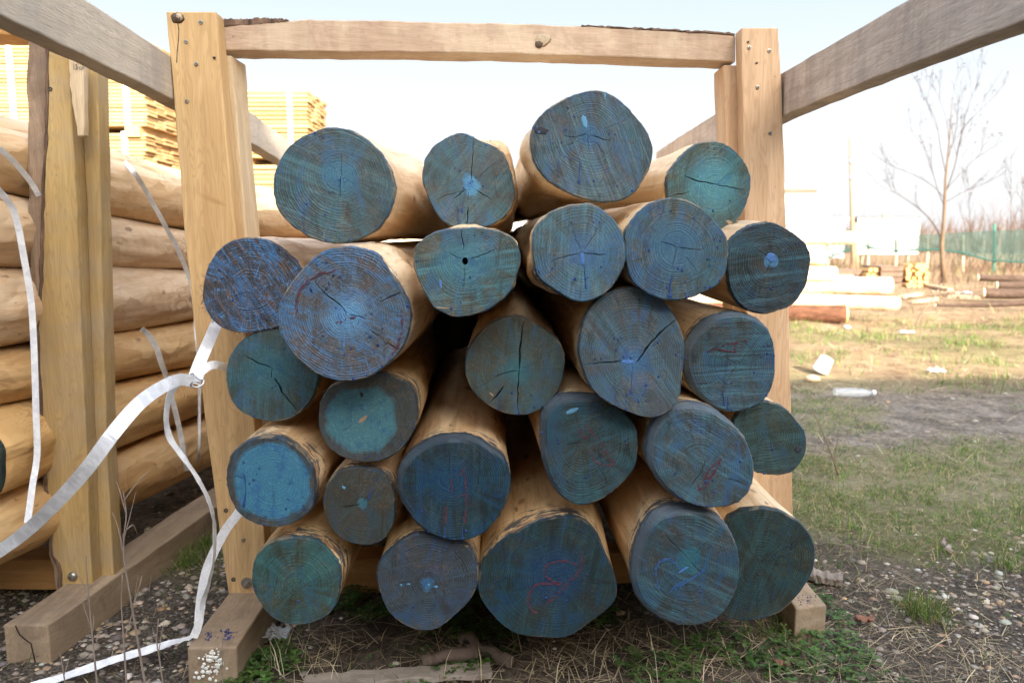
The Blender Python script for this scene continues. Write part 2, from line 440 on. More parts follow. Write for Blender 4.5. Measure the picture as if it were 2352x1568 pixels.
LOGS=[
(2,[(500,883),(600,890),(665,905),(760,970),(860,1060),(925,1170),(955,1290),(945,1370),(910,1470),(865,1540),(820,1587),(700,1647),(600,1670),(480,1665),(380,1632),(310,1592),(215,1525),(150,1430),(122,1330),(125,1250),(140,1160),(180,1080),(240,1000),(330,940),(420,905)],(585,1210)),
(2,[(1395,922),(1430,920),(1490,945),(1540,975),(1600,1000),(1660,1020),(1700,1060),(1725,1110),(1745,1170),(1772,1270),(1780,1350),(1755,1430),(1700,1500),(1620,1545),(1540,1565),(1450,1568),(1360,1560),(1290,1520),(1240,1460),(1210,1400),(1180,1330),(1155,1250),(1152,1170),(1165,1110),(1190,1060),(1240,1000),(1310,955)],(1480,1270)),
(3,[(590,627),(650,640),(720,680),(800,750),(870,830),(930,910),(965,1000),(962,1080),(940,1160),(900,1240),(850,1310),(790,1360),(700,1385),(620,1388),(520,1370),(420,1335),(330,1290),(250,1240),(190,1170),(150,1090),(132,1000),(135,920),(160,850),(220,780),(300,720),(400,670),(500,637)],(530,925)),
(3,[(1370,978),(1440,985),(1510,1020),(1570,1080),(1620,1150),(1642,1220),(1640,1310),(1610,1410),(1570,1490),(1530,1540),(1440,1582),(1330,1588),(1220,1550),(1130,1470),(1080,1360),(1072,1270),(1085,1200),(1130,1130),(1200,1050),(1280,995)],(1405,1268)),
(5,[(1640,85),(1560,115),(1490,180),(1440,260),(1410,370),(1400,470),(1420,560),(1470,640),(1540,690),(1620,715),(1700,722),(1764,716),(1844,700),(1904,685),(2000,640),(2060,550),(2085,450),(2085,360),(2064,290),(2024,230),(1964,170),(1894,120),(1824,88),(1764,80),(1700,78)],(1720,440)),
(6,[(560,145),(640,138),(730,148),(810,175),(850,200),(880,260),(930,320),(990,410),(1040,500),(1060,580),(1055,660),(1040,740),(1000,830),(930,910),(850,980),(760,1030),(660,1052),(560,1050),(480,1030),(410,995),(350,950),(290,900),(230,830),(180,750),(150,660),(150,580),(180,490),(230,410),(290,330),(350,260),(420,200),(490,160)],(630,600)),
(6,[(1215,45),(1300,20),(1400,10),(1500,8),(1600,15),(1680,30),(1740,60),(1790,110),(1812,180),(1810,240),(1790,330),(1760,420),(1700,490),(1600,560),(1500,595),(1400,612),(1340,605),(1290,580),(1230,550),(1200,500),(1160,430),(1120,350),(1095,270),(1090,190),(1110,130),(1160,80)],(1440,230)),
(7,[(148,130),(155,220),(165,300),(185,335),(230,380),(290,420),(360,465),(430,500),(500,508),(560,490),(640,450),(690,400),(730,330),(765,270),(780,200),(778,120),(760,50),(735,0),(690,-58),(640,-98),(590,-138),(530,-162),(470,-156),(400,-148),(330,-128),(260,-98),(200,-38),(165,10),(150,60)],(485,175)),
(7,[(785,20),(782,120),(790,220),(805,300),(830,360),(880,410),(950,460),(1050,495),(1150,495),(1250,475),(1340,430),(1420,390),(1465,320),(1480,230),(1490,150),(1475,80),(1450,20),(1415,-10),(1370,-68),(1300,-128),(1240,-168),(1170,-190),(1100,-198),(1020,-183),(950,-158),(880,-98),(830,-38)],(1140,135)),
(7,[(1764,-32),(1824,-22),(1864,0),(1904,20),(1964,60),(2019,110),(2049,170),(2056,220),(2044,310),(2024,390),(1994,450),(1954,510),(1894,545),(1824,570),(1764,588),(1700,585),(1620,560),(1550,500),(1510,420),(1495,330),(1490,200),(1500,110),(1540,60),(1600,15),(1660,-15)],(1784,225)),
(6,[(-64,760),(-124,810),(-174,880),(-199,960),(-204,1050),(-189,1130),(-154,1210),(-94,1270),(-24,1305),(80,1330),(160,1330),(240,1310),(300,1270),(360,1210),(400,1130),(430,1020),(420,930),(380,840),(310,770),(220,720),(120,700),(20,715)],(110,965)),
(6,[(520,1090),(475,1150),(445,1210),(437,1290),(440,1380),(465,1450),(500,1510),(580,1567),(650,1595),(740,1612),(830,1608),(920,1578),(1000,1520),(1060,1440),(1095,1360),(1108,1270),(1100,1180),(1070,1110),(1020,1060),(960,1030),(880,1010),(790,1015),(700,1030),(600,1058)],(700,1330)),
(7,[(0,618),(-84,635),(-164,680),(-244,760),(-299,840),(-319,930),(-314,1010),(-289,1090),(-234,1160),(-164,1220),(-64,1270),(20,1287),(100,1285),(180,1255),(250,1200),(310,1130),(345,1040),(358,940),(355,870),(330,800),(270,740),(190,690),(120,645),(60,622)],(45,985)),
(7,[(850,415),(930,430),(1000,470),(1060,530),(1110,600),(1150,680),(1180,760),(1185,850),(1175,950),(1165,1060),(1155,1150),(1120,1220),(1060,1275),(980,1305),(900,1300),(800,1265),(700,1220),(620,1170),(560,1110),(515,1030),(485,940),(465,860),(470,770),(490,680),(520,590),(570,520),(640,460),(740,430)],(850,935)),
(7,[(1480,595),(1540,590),(1620,600),(1700,635),(1764,700),(1794,780),(1809,860),(1812,930),(1809,1020),(1794,1080),(1764,1150),(1720,1200),(1640,1245),(1560,1262),(1480,1262),(1400,1235),(1330,1190),(1270,1140),(1230,1070),(1205,990),(1195,900),(1205,820),(1240,750),(1290,690),(1350,640),(1410,610)],(1550,945)),
(10,[(0,-112),(60,-122),(130,-120),(210,-97),(270,-57),(330,-5),(375,60),(395,120),(400,200),(395,270),(390,330),(370,380),(310,430),(240,470),(150,490),(80,488),(0,470),(-64,440),(-124,390),(-174,300),(-199,200),(-199,100),(-174,10),(-124,-47),(-64,-92)],(130,180)),
(10,[(590,110),(640,98),(720,95),(800,105),(870,130),(920,180),(945,260),(952,340),(950,410),(940,470),(900,550),(850,595),(780,615),(720,612),(650,600),(590,570),(540,520),(500,460),(475,390),(465,320),(475,250),(500,190),(540,140)],(730,330)),
(10,[(1060,-8),(1140,-60),(1230,-105),(1340,-127),(1450,-127),(1540,-97),(1630,-37),(1700,20),(1730,80),(1750,170),(1745,240),(1720,320),(1680,400),(1640,460),(1570,530),(1490,570),(1420,583),(1340,580),(1250,560),(1170,520),(1100,460),(1050,390),(1000,320),(970,240),(968,170),(990,80)],(1335,160)),
(7,[(330,1170),(400,1160),(500,1160),(600,1168),(680,1200),(750,1260),(820,1330),(855,1400),(862,1480),(858,1568),(845,1637),(820,1687),(770,1747),(700,1807),(620,1867),(520,1902),(440,1905),(380,1882),(320,1827),(270,1757),(240,1677),(215,1597),(205,1500),(200,1400),(205,1320),(230,1250),(270,1205)],(480,1465)),
(7,[(945,1480),(960,1400),(1000,1320),(1060,1260),(1120,1225),(1200,1213),(1300,1225),(1400,1260),(1480,1320),(1550,1390),(1600,1450),(1630,1520),(1655,1600),(1665,1680),(1652,1760),(1620,1830),(1560,1890),(1480,1918),(1380,1926),(1290,1912),(1200,1890),(1130,1855),(1060,1800),(1000,1725),(950,1640),(935,1560)],(1310,1672)),
(8,[(0,1207),(60,1220),(110,1245),(160,1290),(200,1340),(240,1390),(262,1440),(265,1510),(250,1568),(215,1627),(170,1677),(100,1700),(40,1702),(0,1697),(-70,1685),(-140,1650),(-200,1590),(-235,1510),(-245,1420),(-230,1330),(-194,1270),(-124,1225),(-64,1208)],(-20,1410)),
(10,[(100,600),(180,580),(270,572),(350,580),(430,600),(480,640),(520,690),(560,740),(575,800),(575,880),(565,960),(545,1030),(510,1080),(450,1125),(370,1155),(280,1165),(200,1158),(120,1120),(60,1060),(15,990),(-20,920),(-25,840),(-15,750),(10,690),(50,640)],(285,910)),
(10,[(1090,555),(1150,545),(1250,560),(1350,580),(1420,600),(1460,640),(1500,700),(1530,790),(1530,870),(1500,950),(1450,1020),(1390,1080),(1320,1140),(1260,1185),(1190,1205),(1110,1200),(1030,1170),(960,1120),(910,1070),(870,980),(845,890),(835,810),(855,740),(890,690),(950,640),(1010,590)],(1190,880)),
(11,[(0,550),(100,500),(200,460),(300,432),(400,430),(480,445),(540,490),(590,560),(620,640),(660,740),(700,830),(722,900),(718,970),(690,1020),(640,1070),(560,1130),(480,1190),(400,1240),(330,1255),(240,1252),(130,1245),(20,1225),(-84,1150),(-164,1060),(-214,980),(-234,900),(-224,820),(-194,730),(-124,650),(-64,590)],(320,835)),
(11,[(1000,400),(1080,375),(1180,362),(1270,370),(1350,390),(1420,430),(1480,490),(1520,560),(1550,650),(1562,740),(1560,830),(1550,900),(1520,980),(1480,1050),(1420,1110),(1340,1150),(1260,1168),(1160,1165),(1060,1140),(980,1100),(910,1040),(860,970),(835,880),(835,790),(850,700),(870,620),(900,540),(940,460)],(1225,720)),
(11,[(1764,378),(1844,390),(1924,430),(1984,470),(2044,540),(2074,600),(2089,680),(2079,770),(2044,850),(1984,940),(1914,1020),(1844,1080),(1764,1110),(1700,1125),(1600,1140),(1500,1125),(1440,1080),(1410,1000),(1400,900),(1400,750),(1420,600),(1460,490),(1500,440),(1560,400),(1640,375),(1720,370)],(1700,740)),
]


M_RED, nt, b = new_mat('red_crayon', .7)
n = noise(nt, objco(nt), 180, 3, .7)
setc(nt, b, mixc(nt, n, (.05, .035, .05), (.15, .030, .048)))
M_BLUECRAYON, nt, b = new_mat('blue_crayon', .6)
setc(nt, b, mixc(nt, noise(nt, objco(nt), 150, 3), (.03, .075, .20), (.05, .14, .34)))
M_DROP = plain('dye_drop', (.022, .05, .19), .25, 0, .3)
M_FRAY = plain('torn_fibre', (.20,.12,.08), .9, 0, .4)
M_RUN = plain('dye_run', (.020, .055, .17), .4, 0, .4, 120)
M_DAUB = plain('dye_daub', (.10, .27, .42), .5, 0, .45, 220)
M_DAUBL = plain('dye_daub_blue', (.07, .17, .40), .5, 0, .6, 260)
M_KNOTD = plain('dyed_knot', (.030, .032, .04), .7, 0, .6, 200)
M_BAREW = plain('bare_chip', (.34, .23, .14), .7, 0, .4, 200)
M_PIT = plain('pith_hole', (.10, .07, .05), .9)

def star(poly, c, n):
    """radius of a polygon round c at n angles"""
    out = []
    P = [Vector((p[0]-c[0], p[1]-c[1])) for p in poly]
    for k in range(n):
        a = 2*math.pi*k/n
        d = Vector((math.cos(a), math.sin(a)))
        best = 0
        for i in range(len(P)):
            p, q = P[i], P[(i+1) % len(P)]
            e = q - p
            den = d.x*e.y - d.y*e.x
            if abs(den) < 1e-12: continue
            s = (p.x*e.y - p.y*e.x)/den
            u = (p.x*d.y - p.y*d.x)/den
            if s > 0 and -1e-6 <= u <= 1+1e-6: best = max(best, s)
        out.append(best)
    out = [(out[k-1] + 6*out[k] + out[(k+1) % n])/8 for k in range(n)]
    return out

def crack_poly(pts, w):
    """a jagged sliver round a polyline, widest a third of the way along"""
    P = []
    for a, b2 in zip(pts[:-1], pts[1:]):
        n = max(2, int((Vector(b2)-Vector(a)).length/.006))
        P += [Vector(a).lerp(Vector(b2), k/n) for k in range(n)]
    P.append(Vector(pts[-1]))
    L, Rr = [], []
    for i, p in enumerate(P):
        d = (P[min(i+1, len(P)-1)] - P[max(i-1, 0)]).normalized()
        nrm = Vector((-d.y, d.x))
        u = i/(len(P)-1)
        ww = w*(.35 + .65*math.sin(math.pi*min(1, u*.8+.2)))*(1 if 0 < i < len(P)-1 else .12)*random.uniform(.7, 1.25)
        j = nrm*random.uniform(-.0012, .0012)
        L.append(p + nrm*ww/2 + j); Rr.append(p - nrm*ww/2 + j)
    return L + Rr[::-1]

NA = 96
def make_log(i, spec):
    (reg, pts, pith), Y, cracks, marks, opt = spec
    axis = Vector((opt.get('ax', -.015), 1, opt.get('az', 0))).normalized()
    poly = zp(reg, pts)
    pp = zp(reg, [pith])[0]
    org = U(pp[0], pp[1], Y)
    ex = Vector((1, 0, 0)); ex = (ex - axis*ex.dot(axis)).normalized()
    ez = ex.cross(axis).normalized()
    tilt = Vector((opt.get('tx', random.uniform(-.04, .04)), 0, opt.get('tz', random.uniform(-.03, .03))))
    nrm = (axis + tilt).normalized()
    def loc(px, py):                      # picture point -> local x, z on the (slightly tilted) cut
        d = ray(px, py)
        p = CAM + d*((org-CAM).dot(nrm)/d.dot(nrm)) - org
        return Vector((p.dot(ex), p.dot(ez)))
    def yplane(x, z):                     # the cut's own slope along the axis
        p = ex*x + ez*z
        return -p.dot(nrm)/axis.dot(nrm)
    lp = [loc(*p) for p in poly]
    Rad = star(lp, (0, 0), NA)
    Rm = sum(Rad)/NA
    M = Matrix((ex, axis, ez)).transposed().to_4x4()
    M.translation = org
    # ---- the cut face, with real splits
    out = [Vector((Rad[k]*math.cos(2*math.pi*k/NA), Rad[k]*math.sin(2*math.pi*k/NA))) for k in range(NA)]
    V, Fc = list(out), [list(range(NA))]
    for f_ in [j/14 for j in range(1, 14)] + [.975]:
        V += [p*f_ for p in out[::(2 if f_ < .4 else 1)]]
    cps = []
    for c in cracks:
        r2, w, cp = c
        cps.append(crack_poly([loc(*p) for p in zp(r2, cp)], w))
    for c, rad in opt.get('holes', []):
        q = loc(*zp(reg, [c])[0])
        cps.append([q + Vector((math.cos(a), math.sin(a)*1.2))*rad*random.uniform(.85, 1.1) for a in (2*math.pi*k/14 for k in range(14))])
    for cp in cps:
        if sum(p.x*q.y-q.x*p.y for p, q in zip(cp, cp[1:]+cp[:1])) < 0: cp = cp[::-1]
        b0 = len(V); V += cp; Fc.append(list(range(b0, b0+len(cp))))
    vv, ee, ff, ov, oe, of = delaunay_2d_cdt(V, [], Fc, 0, 1e-5)
    keep = [f_ for f_, o in zip(ff, of) if 0 in o and len(o) == 1]
    bt, ba = opt.get('bev', (0, 0))
    verts, ring, rad, bev = [], [], [], []
    def tparam(p):
        a = math.atan2(p.y, p.x)/(2*math.pi)*NA
        k = int(math.floor(a)); fr = a-k
        R_ = Rad[k % NA]*(1-fr) + Rad[(k+1) % NA]*fr
        return p.length/R_, math.atan2(p.y, p.x)
    for p in vv:
        t, a = tparam(p)
        y = yplane(p.x, p.y)
        bv = 0
        if bt:
            wd = bt*max(0, .35+.65*math.cos(a-ba)) + .012*math.sin(a*5+i)
            if t > 1-wd and wd > 0:
                y += (t-(1-wd))*Rm*1.1
                bv = min(1, (t-(1-wd))/.02)
        verts.append(Vector((p.x, y + .0006*mnoise.noise(Vector((p.x*40, i, p.y*40))), p.y)))
        ring.append(t); rad.append(t*Rm*(.55+.45*p.length/max(1e-6, t*Rm)) if t > 1e-4 else 0); bev.append(bv)
    faces = [tuple(f_) for f_ in keep]
    def outward(f_):
        a, b2, c = (vv[f_[0]], vv[f_[1]], vv[f_[2]])
        return (b2.x-a.x)*(c.y-a.y) - (b2.y-a.y)*(c.x-a.x) > 0
    faces = [f_ if outward(f_) else f_[::-1] for f_ in faces]   # ex, ez: seen from -axis side
    cnt = {}
    for f_ in faces:
        for a, b2 in zip(f_, f_[1:]+f_[:1]): cnt[(a, b2)] = 1
    depth = .03
    for (a, b2) in list(cnt):
        if (b2, a) in cnt: continue
        if ring[a] > .9995 and ring[b2] > .9995:      # rim: rolled edge
            continue
        n0 = len(verts)
        for q in (a, b2):
            verts.append(verts[q] + Vector((0, depth, 0))); ring.append(ring[q]); rad.append(rad[q]); bev.append(0)
        faces.append((b2, a, n0, n0+1))
    n0 = len(verts)
    rimg = [0.0015, .0025, .0022]
    for li, dy in enumerate((.003, .009, .016)):
        for k in range(NA):
            a = 2*math.pi*k/NA
            p = out[k] + Vector((math.cos(a), math.sin(a)))*(rimg[li]+random.uniform(-.0008, .0010))
            base = yplane(p.x, p.y)
            if bt:
                wd = bt*max(0, .35+.65*math.cos(a-ba)) + .012*math.sin(a*5+i)
                base += max(0, wd)*Rm*1.1
            verts.append(Vector((p.x, base+dy + (random.uniform(-.004, .006) if li == 2 else 0), p.y))); ring.append(1); rad.append(Rm); bev.append(1 if bt and wd > .02 else 0)
    edge = [min(range(len(vv)), key=lambda q: (vv[q]-out[k]).length_squared) for k in range(NA)]
    for k in range(NA):
        k2 = (k+1) % NA
        faces.append((edge[k2], edge[k], n0+k, n0+k2))
        for li in range(2):
            faces.append((n0+li*NA+k2, n0+li*NA+k, n0+(li+1)*NA+k, n0+(li+1)*NA+k2))
    me = mesh('painted_end', verts, faces, False)
    for nm, dat in (('ring', ring), ('rad', rad), ('bev', bev)):
        at = me.attributes.new(nm, 'FLOAT', 'POINT'); at.data.foreach_set('value', [float(x) for x in dat])
    # ---- the peeled trunk behind it
    L = opt.get('len', 3.7)
    grow, bow = opt.get('grow', .03), opt.get('bow', (random.uniform(-.01, .01), random.uniform(-.006, .006)))
    st = [0, .006, .012, .02, .03, .045, .06, .08, .1, .13, .16, .2, .24, .28, .33, .38, .44, .5, .58, .66, .75, .85, 1, 1.15, 1.3, 1.5, 1.7, 1.9, 2.1, 2.35, 2.6, L]
    bv, bf = [], []
    sd = i*7.3
    for s in st:
        rd = min(1, s/.7); rd = rd*rd*(3-2*rd)
        for k in range(NA):
            a = 2*math.pi*k/NA
            base = Rad[k]*(1-rd) + Rm*rd + (.0012 if s < .02 else .002)
            nz = mnoise.noise(Vector((math.cos(a)*1.6+sd, s*2.6, math.sin(a)*1.6)))*.010*min(1, s/.12) + \
                 mnoise.noise(Vector((math.cos(a)*4+sd, s*6, math.sin(a)*4)))*.0035*min(1, s/.05)
            bump2 = 0
            for (ba_, bw_, s0, sw_, amp) in opt.get('lump', []):
                da = (a-ba_+math.pi) % (2*math.pi) - math.pi
                bump2 += amp*math.exp(-(da/bw_)**2 - ((s-s0)/sw_)**2)
            r = base*(1+grow*min(1.0, s/.5)) + nz + bump2
            x, z = r*math.cos(a) + bow[0]*s*s, r*math.sin(a) + bow[1]*s*s
            y0 = yplane(math.cos(a)*Rad[k], math.sin(a)*Rad[k])*max(0, 1-s/.3)
            if bt:
                y0 += max(0, bt*max(0, .35+.65*math.cos(a-ba)))*Rm*1.1*max(0, 1-s/.3)
            bv.append((x, s+.008+y0, z))
    bv = [(Rad[k]*.955*math.cos(2*math.pi*k/NA), bv[k][1]+.003, Rad[k]*.955*math.sin(2*math.pi*k/NA)) for k in range(NA)] + bv
    ns = len(st)+1
    for j in range(ns-1):
        for k in range(NA):
            k2 = (k+1) % NA
            bf.append((j*NA+k2, j*NA+k, (j+1)*NA+k, (j+1)*NA+k2))
    bf.append(tuple((ns-1)*NA+k for k in range(NA))[::-1])
    mb = mesh('peeled_log', bv, bf, True)
    o = link('peeled_log', mb, BODY[opt.get('body', i % 3)])
    o.matrix_world = M
    tag(o, opt['label'], 'log', 'blue-ended peeled logs stacked in the rack')
    e = link('painted_end', me, opt['mat'], o)
    # crayon strokes and beads of dye belong to the cut's own mesh, in their own material
    ev, ef, em = [], [], []
    mats = []
    def emit(mbx, mat):
        if mat not in mats: mats.append(mat)
        n0 = len(verts)+len(ev)
        ev.extend(mbx.v); ef.extend(tuple(q+n0 for q in f_) for f_ in mbx.f); em.extend([mats.index(mat)+1]*len(mbx.f))
    for (mat, r2, w, strokes) in (marks or []):
        mbx = MB()
        for s_ in strokes:
            P = [loc(*q) for q in zp(r2, s_)]
            P = [Vector(q) for q in crom(P, 7)]
            for line in range(3):
                Lr = []
                o_ = random.uniform(-.5, .5)*w
                for q_i, q in enumerate(P):
                    d = (P[min(q_i+1, len(P)-1)]-P[max(q_i-1, 0)]).normalized()
                    nn = Vector((-d.y, d.x))
                    ww = w*random.uniform(.12, .5); q = q + nn*o_
                    Lr.append((q+nn*ww/2, q-nn*ww/2))
                for q_i in range(len(Lr)-1):
                    if random.random() < .45: continue          # broken where the crayon skipped
                    q = [Lr[q_i][0], Lr[q_i][1], Lr[q_i+1][1], Lr[q_i+1][0]]
                    h_ = .0010 + line*.0002
                    v = [(c.x, yplane(c.x, c.y)-h_, c.y) for c in q] + [(c.x, yplane(c.x, c.y)+.0006, c.y) for c in q]
                    mbx.add(v, [(0,1,2,3),(7,6,5,4),(0,4,5,1),(1,5,6,2),(2,6,7,3),(3,7,4,0)])
        emit(mbx, mat)
    mbx = MB()
    for _ in range(opt.get('beads', 4)):
        a = random.uniform(-math.pi, math.pi) if random.random() < .4 else random.gauss(-math.pi/2, .5)
        k = int(a/(2*math.pi)*NA) % NA
        r = Rad[k]*(random.uniform(.2, .9) if random.random() < .5 else .985)
        c = Vector((r*math.cos(a), yplane(r*math.cos(a), r*math.sin(a))+.0002, r*math.sin(a)))
        s_ = random.uniform(.0011, .0025)
        ringz = []
        for h_ in range(4):
            ph = h_/3*math.pi/2
            ringz.append([c + Vector((math.cos(q)*s_*math.cos(ph), -math.sin(ph)*s_*.9, math.sin(q)*s_*1.25*math.cos(ph))) for q in (2*math.pi*z_/8 for z_ in range(8))])
        mbx.loft(ringz[::-1][1:], True)
    if mbx.v: emit(mbx, M_DROP)
    for (r2, mat, c0, rx, ry, rot) in opt.get('daubs', []):   # dabs of thick dye and knots
        c = loc(*zp(r2, [c0])[0]); rows = []
        for h_ in range(3):
            fr = (1, .8, .4)[h_]; row = []
            for q in range(22):
                a = 2*math.pi*q/22
                w_ = 1+.38*mnoise.noise(Vector((math.cos(a)*1.7+c0[0], math.sin(a)*1.7, c0[1])))
                x, z = math.cos(a)*rx*w_*fr, math.sin(a)*ry*w_*fr
                p = c + Vector((x*math.cos(rot)-z*math.sin(rot), x*math.sin(rot)+z*math.cos(rot)))
                row.append(Vector((p.x, yplane(p.x, p.y)+(.0004, -.0009, -.0012)[h_], p.y)))
            rows.append(row)
        mbx = MB(); mbx.loft(rows, True); emit(mbx, mat)
    for (r2, w, pts) in opt.get('runs', []):             # dye that ran down the cut
        P = [Vector(q) for q in crom([loc(*q) for q in zp(r2, pts)], 8)]
        mbx = MB(); rg = []
        for q_i, q in enumerate(P):
            u = q_i/(len(P)-1)
            d = (P[min(q_i+1, len(P)-1)]-P[max(q_i-1, 0)]).normalized(); nn = Vector((-d.y, d.x))
            ww = w*(.35+.4*u+.5*(u > .85))*random.uniform(.85, 1.15)*(.3 if q_i == len(P)-1 else 1)
            l, r = q+nn*ww/2, q-nn*ww/2
            rg.append([Vector((l.x, yplane(l.x, l.y)+.0005, l.y)), Vector((q.x, yplane(q.x, q.y)-.0009-.0006*(u > .85), q.y)), Vector((r.x, yplane(r.x, r.y)+.0005, r.y))])
        mbx.loft(rg, True); emit(mbx, M_RUN)
    for (aa, na, la) in opt.get('fray', []):           # torn fibres round a rough-sawn rim
        mbx = MB()
        for _ in range(na):
            a = random.gauss(*aa); k = int(a/(2*math.pi)*NA) % NA
            r0 = Rad[k]*random.uniform(.97, 1.0); L_ = random.uniform(.2, 1)*la
            a2 = a + random.gauss(0, .5)
            p0 = Vector((r0*math.cos(a), .002, r0*math.sin(a)))
            p1 = p0 + Vector((math.cos(a2)*L_*.6, random.uniform(-.004, .004), math.sin(a2)*L_*.6)); p2 = p1 + Vector((math.cos(a2+.5)*L_*.4, random.uniform(-.004, .004), math.sin(a2+.5)*L_*.4))
            mbx.tube([p0, p1, p2], [.0005, .0004, .0002], 4)
        emit(mbx, M_FRAY)
    if ev:
        nv0, nf0 = len(verts), len(faces)
        me2 = mesh('painted_end', verts+ev, faces+ef, False)
        for nm, dat in (('ring', ring), ('rad', rad), ('bev', bev)):
            at = me2.attributes.new(nm, 'FLOAT', 'POINT'); at.data.foreach_set('value', [float(x) for x in dat]+[0.]*len(ev))
        me2.materials.append(opt['mat'])
        for m_ in mats: me2.materials.append(m_)
        me2.polygons.foreach_set('material_index', [0]*nf0+em)
        e.data = me2
    return o
PI = math.pi
def EM(i, **k):
    a = dict(brown=(.105, .100, .100), teal=(.055, .140, .175), blue=(.045, .115, .25), dye=.3)
    a.update(k)
    return end_mat(i, **a)
# (outline region, outline, pith), distance of the cut, splits, crayon marks, look
S = [None]*26
S[0] = (1.42, [(2,.0011,[(585,1210),(588,1110),(590,1020)]),(2,.0013,[(585,1210),(582,1290),(578,1370)]),(2,.0008,[(600,1215),(660,1260),(720,1300)]),(2,.0007,[(560,1180),(480,1120),(410,1080)])], None,
  dict(mat=EM(0, brown=(.10,.108,.115), teal=(.050,.118,.145), dye=.2, cen=(.034,.5), cencol=(.055,.17,.27), saw=-22, sawamt=.75), grow=.10, lump=[(-.5,.5,.25,.12,.012)], body=2,
  label='large dull grey-blue log end, highest at the left side of the pile'))
S[1] = (1.511, [(2,.0014,[(1484,1250),(1490,1130),(1500,960)]),(2,.0016,[(1455,1295),(1400,1340),(1345,1385)]),(2,.0024,[(1462,1420),(1456,1500),(1450,1566)]),(2,.0016,[(1510,1300),(1570,1340),(1635,1388)]),(2,.001,[(1440,1315),(1300,1350),(1190,1388)]),(2,.001,[(1470,1310),(1460,1400)]),(2,.0008,[(1520,1240),(1600,1160),(1680,1100)])], None,
  dict(mat=EM(1, brown=(.115,.112,.112), teal=(.055,.13,.165), dye=.35, cen=(.017,.35), cencol=(.09,.28,.50), saw=50, sawamt=.35), grow=.13, lump=[(.9,.35,.03,.10,.016),(.3,.4,.1,.1,.008)], body=0,
  runs=[(2,.006,[(1440,1320),(1430,1380),(1418,1470)])], daubs=[(2,M_RUN,(1355,1250),.001,.001,0)], label='top-row log with a bright blue speckled pith and bumpy pale shoulder'))
S[2] = (1.421, [(3,.0013,[(530,925),(440,938),(340,940)]),(3,.0014,[(535,925),(620,955),(690,968)]),(3,.0009,[(526,930),(522,1060)]),(3,.0007,[(500,950),(380,1000),(250,1035)]),(3,.0007,[(620,890),(740,845),(850,790)]),(3,.0007,[(560,960),(640,1060),(660,1160)])], None,
  dict(mat=EM(2, brown=(.105,.095,.100), teal=(.060,.125,.165), blue=(.055,.11,.24), dye=.4, cen=(.022,.6), cencol=(.05,.14,.26), saw=-68, sawamt=.8), grow=.05, lump=[(3.5,.6,.2,.1,.012)], body=2, holes=[],
  daubs=[(3,M_DAUB,(500,840),.0052,.0135,.25),(3,M_KNOTD,(205,902),.0145,.0065,-.15),(3,M_DAUBL,(190,905),.0065,.0045,0),(3,M_DAUB,(640,660),.002,.006,0)], runs=[(3,.006,[(470,1100),(465,1180),(462,1270)])], label='topmost log of the pile, large slate-blue end with a paint blob'))
S[3] = (1.565, [(3,.0026,[(1405,1268),(1290,1250),(1180,1208)]),(3,.0018,[(1405,1268),(1500,1290),(1610,1310)]),(3,.0016,[(1090,1345),(1160,1335),(1240,1322)]),(3,.0008,[(1410,1265),(1480,1210),(1560,1180)])], None,
  dict(mat=EM(3, brown=(.095,.105,.085), teal=(.050,.155,.18), dye=.25, cen=(.055,.6), cencol=(.085,.27,.34), saw=35, sawamt=.35), grow=.10, ax=-.10, body=0,
  daubs=[(3,M_BAREW,(1500,1535),.009,.004,-.6)], label='small teal log end with a long sideways split, highest beside the right post'))
S[4] = (1.463, [(5,.0012,[(1720,440),(1650,462),(1590,480)])], None,
  dict(mat=EM(4, brown=(.065,.05,.052), teal=(.05,.075,.12), blue=(.04,.13,.34), dye=.45, saw=-58, sawamt=.4, rough_saw=1.0), grow=.03, body=1, az=.0,
  label='rough-sawn log with a frayed dark brown and blue end overlapping the left post', fray=[((3.3,.35),60,.016),((4.4,.5),50,.010),((2.4,.4),25,.008)]))
S[5] = (1.319, [(6,.0026,[(632,602),(600,548),(500,478),(398,358)]),(6,.0018,[(632,602),(720,612),(795,637)]),(6,.0010,[(640,620),(670,690),(705,760)]),(6,.0020,[(850,512),(930,475),(1012,428)]),(6,.0016,[(780,708),(830,730),(882,766)]),(6,.0032,[(878,783),(940,815),(1003,842)]),(6,.0012,[(630,610),(610,650)])],
  [('M_RED', 6, .004, [[(285,600),(278,520),(300,440),(360,365),(440,320),(545,296)],[(1000,600),(1000,720),(960,830),(905,915)],[(540,655),(600,640),(680,610)]])],
  dict(mat=EM(5, brown=(.15,.115,.105), teal=(.09,.145,.21), blue=(.08,.20,.42), dye=.5, cen=(.040,.8), cencol=(.15,.36,.66), saw=-30, sawamt=.2, rough_saw=.45, pitch=.0036), grow=.06, lump=[(.7,.5,.09,.06,.014)], body=2, beads=14,
  label='biggest bright blue log end with a pale blue centre and star-shaped splits'))
S[6] = (1.301, [(6,.0016,[(1432,160),(1425,90),(1415,12)]),(6,.0016,[(1470,222),(1560,185),(1650,152)]),(6,.0012,[(1415,215),(1360,190),(1310,150)]),(6,.0010,[(1438,262),(1436,340),(1434,420)]),(6,.0008,[(1400,330),(1340,390)])], None,
  dict(mat=EM(6, brown=(.125,.115,.085), teal=(.055,.165,.21), dye=.4, cen=(.05,.6), cencol=(.075,.21,.28), saw=8, sawamt=.85), grow=.05, body=3, holes=[((1440,230),.0052)],
  daubs=[(6,M_BAREW,(1290,555),.012,.0014,-.1),(6,M_DAUBL,(1270,390),.0028,.009,.2)], label='flattened teal log end with a small round hole at its pith'))
